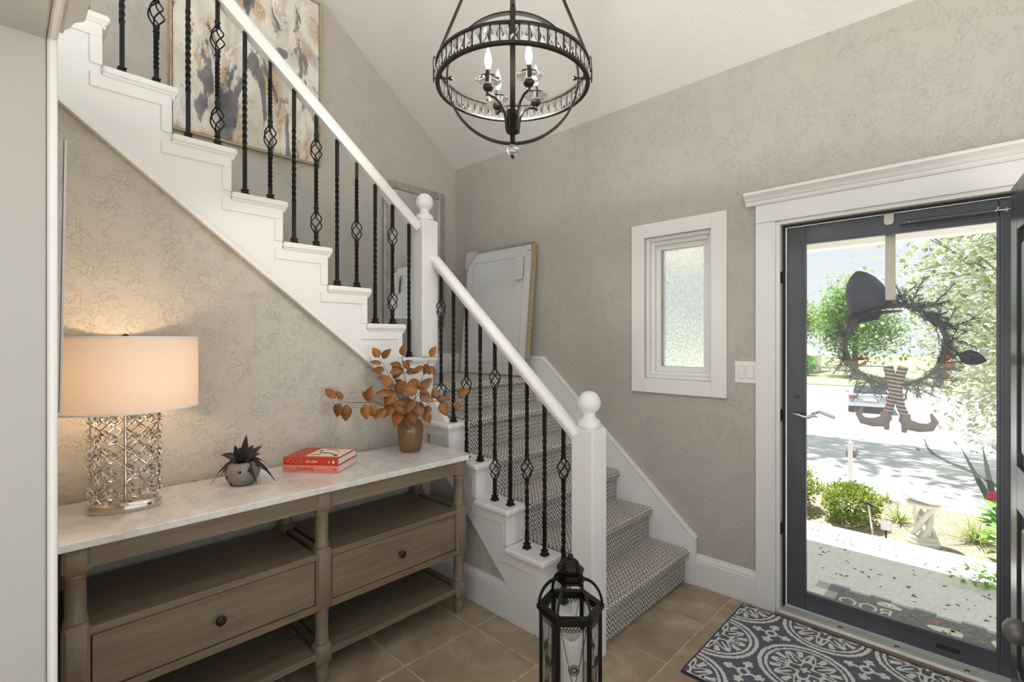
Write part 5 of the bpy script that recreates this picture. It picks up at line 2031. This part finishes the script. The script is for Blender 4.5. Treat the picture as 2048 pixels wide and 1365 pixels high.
for dx in (-0.42, -0.15):
    m = MB()
    leaf(m, (0, 0, 0), (dx, 0, 1), (0, -1, 0), 0.62, 0.05, 0.0, 0.1, 0.5, 6)
    m.build('blade', simple('dark_blade', rgb(70, 84, 80), 0.6), sp_, recalc=False)

# stone pedestal with twisted strands, bird bath, garden post
M['stone'] = simple('white_cast_stone', rgb(226, 222, 214), 0.75, var=0.06, scale=20, bump=0.3, bscale=60)
pdl = thing('stone_pedestal', 'white cast stone pedestal with twisted strands and tilted dish', 'pedestal', (-0.355, 4.97, GB))
MB().lathe([(0.0, 0), (0.105, 0), (0.105, 0.022), (0.092, 0.030), (0.092, 0.052), (0.080, 0.060), (0, 0.060)], 28).build('foot', 'stone', pdl, smooth=35)
for q_ in range(4):
    pth = []
    for k in range(13):
        t = k / 12
        a = q_ * pi / 2 + t * pi * 0.9
        r_ = 0.070 - 0.028 * sin(pi * t)
        pth.append((r_ * cos(a), r_ * sin(a), 0.055 + 0.245 * t))
    MB().tube(pth, 0.020, 8).build('strand', 'stone', pdl, smooth=60)
MB().lathe([(0.0, 0.295), (0.095, 0.295), (0.105, 0.305), (0.105, 0.318), (0.085, 0.326), (0.0, 0.326)], 28).build('collar', 'stone', pdl, smooth=35)
d_ = MB().lathe([(0.0, 0), (0.105, 0.004), (0.140, 0.016), (0.144, 0.028), (0.132, 0.036), (0.09, 0.030), (0, 0.026)], 32).build('dish', 'stone', pdl, smooth=40)
d_.location = (0, 0, 0.332)
d_.rotation_euler = (radians(-3), radians(9), 0)
bb = thing('bird_bath', 'small white bird bath bowl behind the shrubs', 'bird bath', (-1.0, 6.0, GB))
MB().lathe([(0, 0), (0.05, 0), (0.055, 0.015), (0.035, 0.03), (0.04, 0.05), (0.09, 0.075), (0.118, 0.090), (0.118, 0.100), (0.09, 0.096), (0, 0.088)], 28).build('bowl', 'stone', bb, smooth=40)
M['post_white'] = simple('white_painted_post', rgb(232, 230, 226), 0.6)
gp = thing('mailbox', 'grey mailbox on a white post at the driveway edge', 'mailbox', (-1.07, 6.42, GB))
MB().box(-0.020, 0.020, -0.020, 0.020, 0, 0.46).build('post', 'post_white', gp, bevel=0.004)
MB().lathe([(0.028, 0.46), (0.0, 0.49)], 4, rot=pi / 4).build('post_cap', 'post_white', gp)
M['mail_grey'] = simple('grey_mailbox_paint', rgb(120, 122, 126), 0.5)
pm = [(-0.045, 0.30), (0.045, 0.30), (0.045, 0.345), (0.032, 0.372), (0.0, 0.384), (-0.032, 0.372), (-0.045, 0.345)]
MB().prism(pm, 'XZ', 0.022, 0.15).build('box', 'mail_grey', gp, smooth=40)
# path lights
for (x, y, lab, h, tilt, kind) in [(-0.575, 4.86, 'small square solar path light left of the pedestal', 0.13, 0, 'solar'), (-0.655, 4.84, 'thin dark stake light leaning beside the shrub', 0.27, -0.12, 'stake')]:
    t = thing('path_light', lab, 'path light', (x, y, GB))
    if kind == 'solar':
        MB().tube([(0, 0, 0), (0, 0, h)], 0.006, 6).build('stake', 'iron', t)
        MB().box(-0.030, 0.030, -0.030, 0.030, h - 0.05, h).build('lens', 'post_white', t, bevel=0.004)
        MB().box(-0.038, 0.038, -0.038, 0.038, h, h + 0.010).build('cap', 'steel', t, bevel=0.003)
    else:
        MB().tube([(0, 0, 0), (tilt * h, 0, h)], 0.009, 6).build('stake', 'steel', t)
        MB().tube([(tilt * h - 0.01, 0, h), (tilt * h + 0.035, -0.02, h - 0.015)], 0.012, 8).build('head', 'iron', t)
# cable across the drive
cb = MB().tube([(-0.95, 13.5, gz(13.5) + 0.01), (-0.75, 11.2, gz(11.2) + 0.01), (-0.60, 10.0, gz(10) + 0.01), (-0.35, 8.8, gz(8.8) + 0.01), (-0.12, 8.0, -0.12), (0.15, 7.2, -0.12)], 0.016, 6).build('garden_hose', simple('grey_hose', rgb(90, 96, 102), 0.6), smooth=60)
tag(cb, 'dark hose lying across the driveway', 'hose')

# far house
hs = thing('house', 'low white house with a pale hip roof beyond the street', 'house', (-19.2, 60.0, gz(60) + 0.06))
M['siding'] = simple('white_siding', rgb(226, 224, 218), 0.7)
M['shingle'] = simple('pale_shingle', rgb(196, 188, 178), 0.9, var=0.08, scale=3)
M['dark_window'] = simple('far_window', rgb(70, 76, 84), 0.2)
MB().box(-6, 5.2, 0, 7, 0, 1.9).build('wall', 'siding', hs)
m = MB()
m.add([(-6.6, -0.6, 1.9), (5.9, -0.6, 1.9), (5.9, 7.6, 1.9), (-6.6, 7.6, 1.9), (-2.8, 3.5, 4.0), (2.2, 3.5, 4.0)], [(0, 1, 5, 4), (1, 2, 5), (2, 3, 4, 5), (3, 0, 4), (3, 2, 1, 0)])
m.build('roof', 'shingle', hs)
for x in (0.6, 2.6, 4.0):
    MB().box(x, x + 0.7, -0.05, 0.02, 0.7, 1.6).build('window', 'dark_window', hs)

# parked car seen from behind
car = thing('car', 'silver car parked on the driveway, seen through the storm door', 'car', (-4.05, 29.0, gz(29.0)), radians(8))
car.rotation_euler = (radians(-5.4), 0, radians(8))
M['car_paint'] = simple('silver_car_paint', rgb(186, 190, 196), 0.25, 0.6)
M['car_glass'] = simple('car_glass', rgb(60, 68, 78), 0.08)
M['tyre'] = simple('tyre', rgb(34, 34, 36), 0.8)
M['tail'] = simple('tail_lamp', rgb(150, 40, 40), 0.3)
m = MB()
body = [(-0.0, 0.32), (0.05, 0.70), (0.15, 0.92), (0.55, 0.96), (1.05, 1.36), (2.60, 1.38), (3.35, 0.98), (4.2, 0.88), (4.45, 0.60), (4.45, 0.30)]
m.prism(body, 'YZ', -0.86, 0.86)
m.v = [Vector((p.x * (0.78 if p.z > 1.2 else 1.0), p.y, p.z)) for p in m.v]
cbd = m.build('body', 'car_paint', car, bevel=0.06, seg=3)
m = MB()
m.add([(-0.70, 0.60, 0.99), (0.70, 0.60, 0.99), (0.60, 1.02, 1.32), (-0.60, 1.02, 1.32)], [(0, 1, 2, 3)])
m.v = [p + Vector((0, -0.035, 0.03)) for p in m.v]
o = m.build('rear_window', 'car_glass', car)
o.modifiers.new('thick', 'SOLIDIFY').thickness = 0.01
for s_ in (-1, 1):
    MB().box(s_ * 0.72 - 0.12, s_ * 0.72 + 0.12, 0.03, 0.12, 0.66, 0.84).build('tail_lamp', 'tail', car, bevel=0.02)
    MB().box(s_ * 0.98 - 0.09, s_ * 0.98 + 0.09, 2.45, 2.60, 0.98, 1.12).build('mirror', 'car_paint', car, bevel=0.03)
    for y in (0.85, 3.55):
        m = MB().lathe([(0.0, -0.1), (0.30, -0.1), (0.33, -0.07), (0.33, 0.07), (0.30, 0.1), (0, 0.1)], 20)
        m.build('wheel', 'tyre', car, smooth=40).matrix_local = basis((0, 1, 0), (0, 0, 1), (s_ * 0.78, y, 0.33))
MB().box(-0.26, 0.26, -0.015, 0.03, 0.60, 0.72).build('licence_plate', 'siding', car)
MB().box(-0.84, 0.84, -0.06, 0.05, 0.34, 0.52).build('bumper', 'car_paint', car, bevel=0.03)


# door mats on the porch
def check_mat():
    q = NT('grey_check_weave')
    c = q.n('ShaderNodeTexCoord')
    sp = q.n('ShaderNodeSeparateXYZ')
    q.t.links.new(c.outputs['Object'], sp.inputs[0])
    a = q.math('GREATER_THAN', q.math('FRACT', q.math('DIVIDE', q.math('ADD', sp.outputs[0], 9.0), 0.20)), 0.5)
    b_ = q.math('GREATER_THAN', q.math('FRACT', q.math('DIVIDE', q.math('ADD', sp.outputs[1], 9.0), 0.20)), 0.5)
    s = q.math('MULTIPLY', q.math('ADD', a, b_), 0.5)
    q.base(q.ramp(s, [(0.2, rgb(228, 226, 222)), (0.5, rgb(176, 178, 182)), (0.9, rgb(118, 122, 130))]))
    q.rough(0.95)
    return q.m


M['check'] = check_mat()
dm = thing('check_mat', 'grey and white checked mat lying on the porch under the Halloween mat', 'mat', (0, 0, PZ))
MB().box(-0.765, 0.42, 3.10, 3.622, 0.0, 0.006).build('weave', 'check', dm)
M['coir'] = simple('hazed_dark_coir', rgb(120, 119, 118), 0.95, var=0.4, scale=70, bump=0.8, bscale=200)  # mid grey includes painted outdoor haze, the coir itself is dark
M['ghost'] = simple('ghost_white', rgb(214, 208, 196), 0.9, var=0.1, scale=40)
M['pumpkin'] = simple('pumpkin_orange', rgb(206, 120, 84), 0.9)
hm = thing('halloween_mat', 'dark coir Halloween doormat with white ghosts outside the storm door', 'mat', (0, 0, PZ + 0.0065))
MB().box(-0.640, 0.25, 3.12, 3.545, 0.0, 0.012).build('coir', 'coir', hm, bevel=0.003)
text_obj('BOO', 0.13, 'lettering', M['ghost'], hm, basis((-1, 0, 0), (0, -1, 0), (-0.37, 3.405, 0.0122)), 0.0006, squash=0.9)
rs = random.Random(9)
for (x, y, s_) in [(-0.40, 3.50, 0.8), (-0.15, 3.40, 1.0), (0.10, 3.42, 1.25), (0.20, 3.25, 0.9)]:
    P2 = []
    for k in range(20):
        a = 2 * pi * k / 20
        r_ = 0.055 * s_ * (1 + 0.12 * sin(3 * a + x * 9))
        P2.append((x + 1.3 * r_ * cos(a), y + 0.75 * r_ * sin(a)))
    g_ = MB().prism(P2, 'XY', 0.012, 0.0132).build('ghost', 'ghost', hm)
    for dx in (-0.014, 0.014):
        MB().lathe([(0.006, 0.0132), (0.006, 0.0138)], 8, (x + dx * s_, y - 0.01, 0)).build('eye', 'coir', g_)
for i in range(12):
    MB().lathe([(0.012, 0.012), (0.012, 0.0132)], 8, (rs.uniform(-0.6, 0.2), rs.uniform(3.16, 3.5), 0)).build('pumpkin', 'pumpkin', hm)

# ================================================================== WREATH ON THE STORM DOOR
WC = Vector((-0.330, Y1 + 0.055, 1.425))
wr = thing('witch_wreath', 'evergreen wreath with witch hat and striped legs hanging outside the storm door', 'wreath', WC)
M['needle'] = leaf_mat('evergreen_needle', [rgb(58, 66, 58), rgb(96, 104, 94), rgb(160, 164, 154)], 0.2)
M['hat'] = simple('grey_black_felt', rgb(84, 84, 92), 0.7, var=0.05, scale=6)
MB().ring((0, 0, 0), (1, 0, 0), (0, 0, 1), 0.195, [(0.008 * cos(a), 0.008 * sin(a)) for a in [2 * pi * k / 8 for k in range(8)]], 40).build('ring', 'bark', wr, smooth=60)
rs = random.Random(17)
m = MB()
for i in range(190):
    a = rs.uniform(0, 2 * pi)
    p = Vector((cos(a), 0, sin(a))) * 0.195
    tn = Vector((-sin(a), 0, cos(a)))
    L = rs.uniform(0.06, 0.13)
    outw = rs.uniform(-0.3, 0.9)
    d = (tn * rs.choice([-1, 1]) * rs.uniform(0.4, 1) + Vector((cos(a), 0, sin(a))) * outw + Vector((0, rs.uniform(-0.1, 0.4), 0))).normalized()
    m.tube([p, p + d * L], 0.0012, 3)
    for k in range(26):
        t = k / 26
        q_ = p + d * (L * t)
        nd = (d + Vector((rs.uniform(-1, 1), rs.uniform(-0.7, 0.7), rs.uniform(-1, 1))) * 0.9).normalized()
        s = nd.cross(Vector((0, 1, 0.1))).normalized() * 0.0015
        e_ = q_ + nd * rs.uniform(0.016, 0.028)
        m.add([q_ - s, q_ + s, e_ + s * 0.4, e_ - s * 0.4], [(0, 1, 2, 3)])
o = m.build('needles', 'needle', wr, recalc=False)
o['kind'] = 'stuff'
for (ax, az, L) in [(0.06, 0.18, 0.15), (0.12, 0.15, 0.17), (0.17, 0.06, 0.14), (-0.16, 0.02, 0.13), (0.19, -0.04, 0.10), (-0.10, -0.17, 0.12)]:
    m = MB()
    p = Vector((ax, 0.0, az))
    d = Vector((ax + 0.03, 0, az + 0.04)).normalized()
    m.tube([p, p + d * L], 0.002, 4)
    for k in range(60):
        t = 0.2 + 0.8 * k / 60
        q_ = p + d * (L * t)
        nd = (d * 0.7 + Vector((rs.uniform(-1, 1), rs.uniform(-0.7, 0.7), rs.uniform(-1, 1)))).normalized()
        s = nd.cross(Vector((0, 1, 0.1))).normalized() * 0.0012
        e_ = q_ + nd * 0.026
        m.add([q_ - s, q_ + s, e_ + s * 0.4, e_ - s * 0.4], [(0, 1, 2, 3)])
    m.build('sprig', 'needle', wr, recalc=False)
# hat
hp2 = [(-0.000, 0.0), (0.080, 0.0), (0.090, 0.012), (0.092, 0.050), (0.084, 0.105), (0.064, 0.155), (0.036, 0.190), (0.012, 0.207), (0.0, 0.210)]
ht = MB().lathe(hp2, 24).build('hat_crown', 'hat', wr, smooth=50)
ht.location = (-0.092, 0.03, 0.175)
ht.rotation_euler = (0, radians(-16), 0)
hb = MB().lathe([(0.0, -0.004), (0.115, -0.012), (0.120, -0.008), (0.06, 0.002), (0.0, 0.004)], 28, sy=0.55).build('hat_brim', 'hat', wr, smooth=50)
hb.location = (-0.080, 0.02, 0.160)
hb.rotation_euler = (0, radians(-8), 0)
M['ribbon'] = simple('dark_ribbon', rgb(60, 58, 58), 0.6)
m = MB()
m.prism([(0.10, 0.150), (0.18, 0.115), (0.225, 0.085), (0.185, 0.080), (0.155, 0.085)], 'XZ', -0.004, 0.004)
m.build('ribbon_tail', 'ribbon', wr)
m = MB()
m.prism([(-0.185, 0.10), (-0.06, 0.125), (-0.045, 0.165), (-0.10, 0.160), (-0.185, 0.150)], 'XZ', 0.012, 0.020)
m.build('ribbon_tail', 'ribbon', wr)


def stripe_mat():
    q = NT('striped_stocking')
    c = q.n('ShaderNodeTexCoord')
    sp = q.n('ShaderNodeSeparateXYZ')
    q.t.links.new(c.outputs['Object'], sp.inputs[0])
    z = q.math('ADD', sp.outputs[2], q.math('MULTIPLY', sp.outputs[0], 0.15))
    f = q.math('GREATER_THAN', q.math('FRACT', q.math('DIVIDE', q.math('ADD', z, 5.0), 0.0185)), 0.5)
    q.base(q.mix(f, rgb(92, 80, 72), rgb(222, 204, 188)))
    q.rough(0.9)
    return q.m


M['stocking'] = stripe_mat()
M['felt_shoe'] = simple('grey_felt_shoe', rgb(158, 146, 140), 0.85)
for s_, pth in ((-1, [(-0.020, 0, -0.105), (-0.005, 0, -0.17), (0.002, 0, -0.235), (-0.012, 0, -0.300), (-0.030, 0, -0.345)]), (1, [(0.040, 0, -0.105), (0.022, 0, -0.17), (0.018, 0, -0.235), (0.030, 0, -0.300), (0.048, 0, -0.350)])):
    lg = MB().tube(pth, [0.021, 0.021, 0.019, 0.018, 0.018], 12).build('leg', 'stocking', wr, smooth=60)
    e_ = Vector(pth[-1])
    f_ = [e_ + Vector((0, 0, 0.018)), e_ + Vector((-s_ * 0.004, 0, -0.012)), e_ + Vector((s_ * 0.014, 0, -0.034)), e_ + Vector((s_ * 0.052, 0, -0.042)), e_ + Vector((s_ * 0.092, 0, -0.036)), e_ + Vector((s_ * 0.108, 0, -0.008)), e_ + Vector((s_ * 0.094, 0, 0.028))]
    sh = MB().tube(f_, [0.020, 0.025, 0.027, 0.022, 0.020, 0.015, 0.005], 12).build('shoe', 'felt_shoe', lg, smooth=60)
    MB().tube([e_ + Vector((-s_ * 0.002, 0, -0.030)), e_ + Vector((-s_ * 0.006 + s_ * 0.0, 0, -0.072))], [0.016, 0.010], 10).build('heel', 'felt_shoe', lg, smooth=50)
M['orange_twig'] = simple('orange_twig', rgb(170, 96, 52), 0.8, var=0.2, scale=30)
for i in range(11):
    a = radians(rs.uniform(186, 232))
    p = Vector((-0.11 + rs.uniform(-0.02, 0.02), 0.01, -0.075 + rs.uniform(-0.03, 0.02)))
    d = Vector((cos(a), 0, sin(a) * 0.6))
    L = rs.uniform(0.10, 0.17)
    pt = [p + d * (L * k / 6) + Vector((rs.uniform(-.006, .006), rs.uniform(-.006, .006), rs.uniform(-.006, .006))) for k in range(7)]
    MB().tube(pt, [0.004 - 0.0005 * k for k in range(7)], 5).build('twig', 'orange_twig', wr, smooth=60)
for (x, z, r_) in [(0.195, -0.055, 0.018), (0.205, -0.095, 0.020), (0.192, -0.140, 0.016)]:
    MB().sphere((x, 0.01, z), r_, 12, 8).build('berry_cluster', 'orange_twig', wr, smooth=60)
m = MB()
leaf(m, (0.235, 0.0, -0.045), (1, 0, -0.25), (0, -1, 0), 0.10, 0.07, 0.1, 0.05, 0.8, 5)
m.build('bat_wing_leaf', 'ribbon', wr, recalc=False)
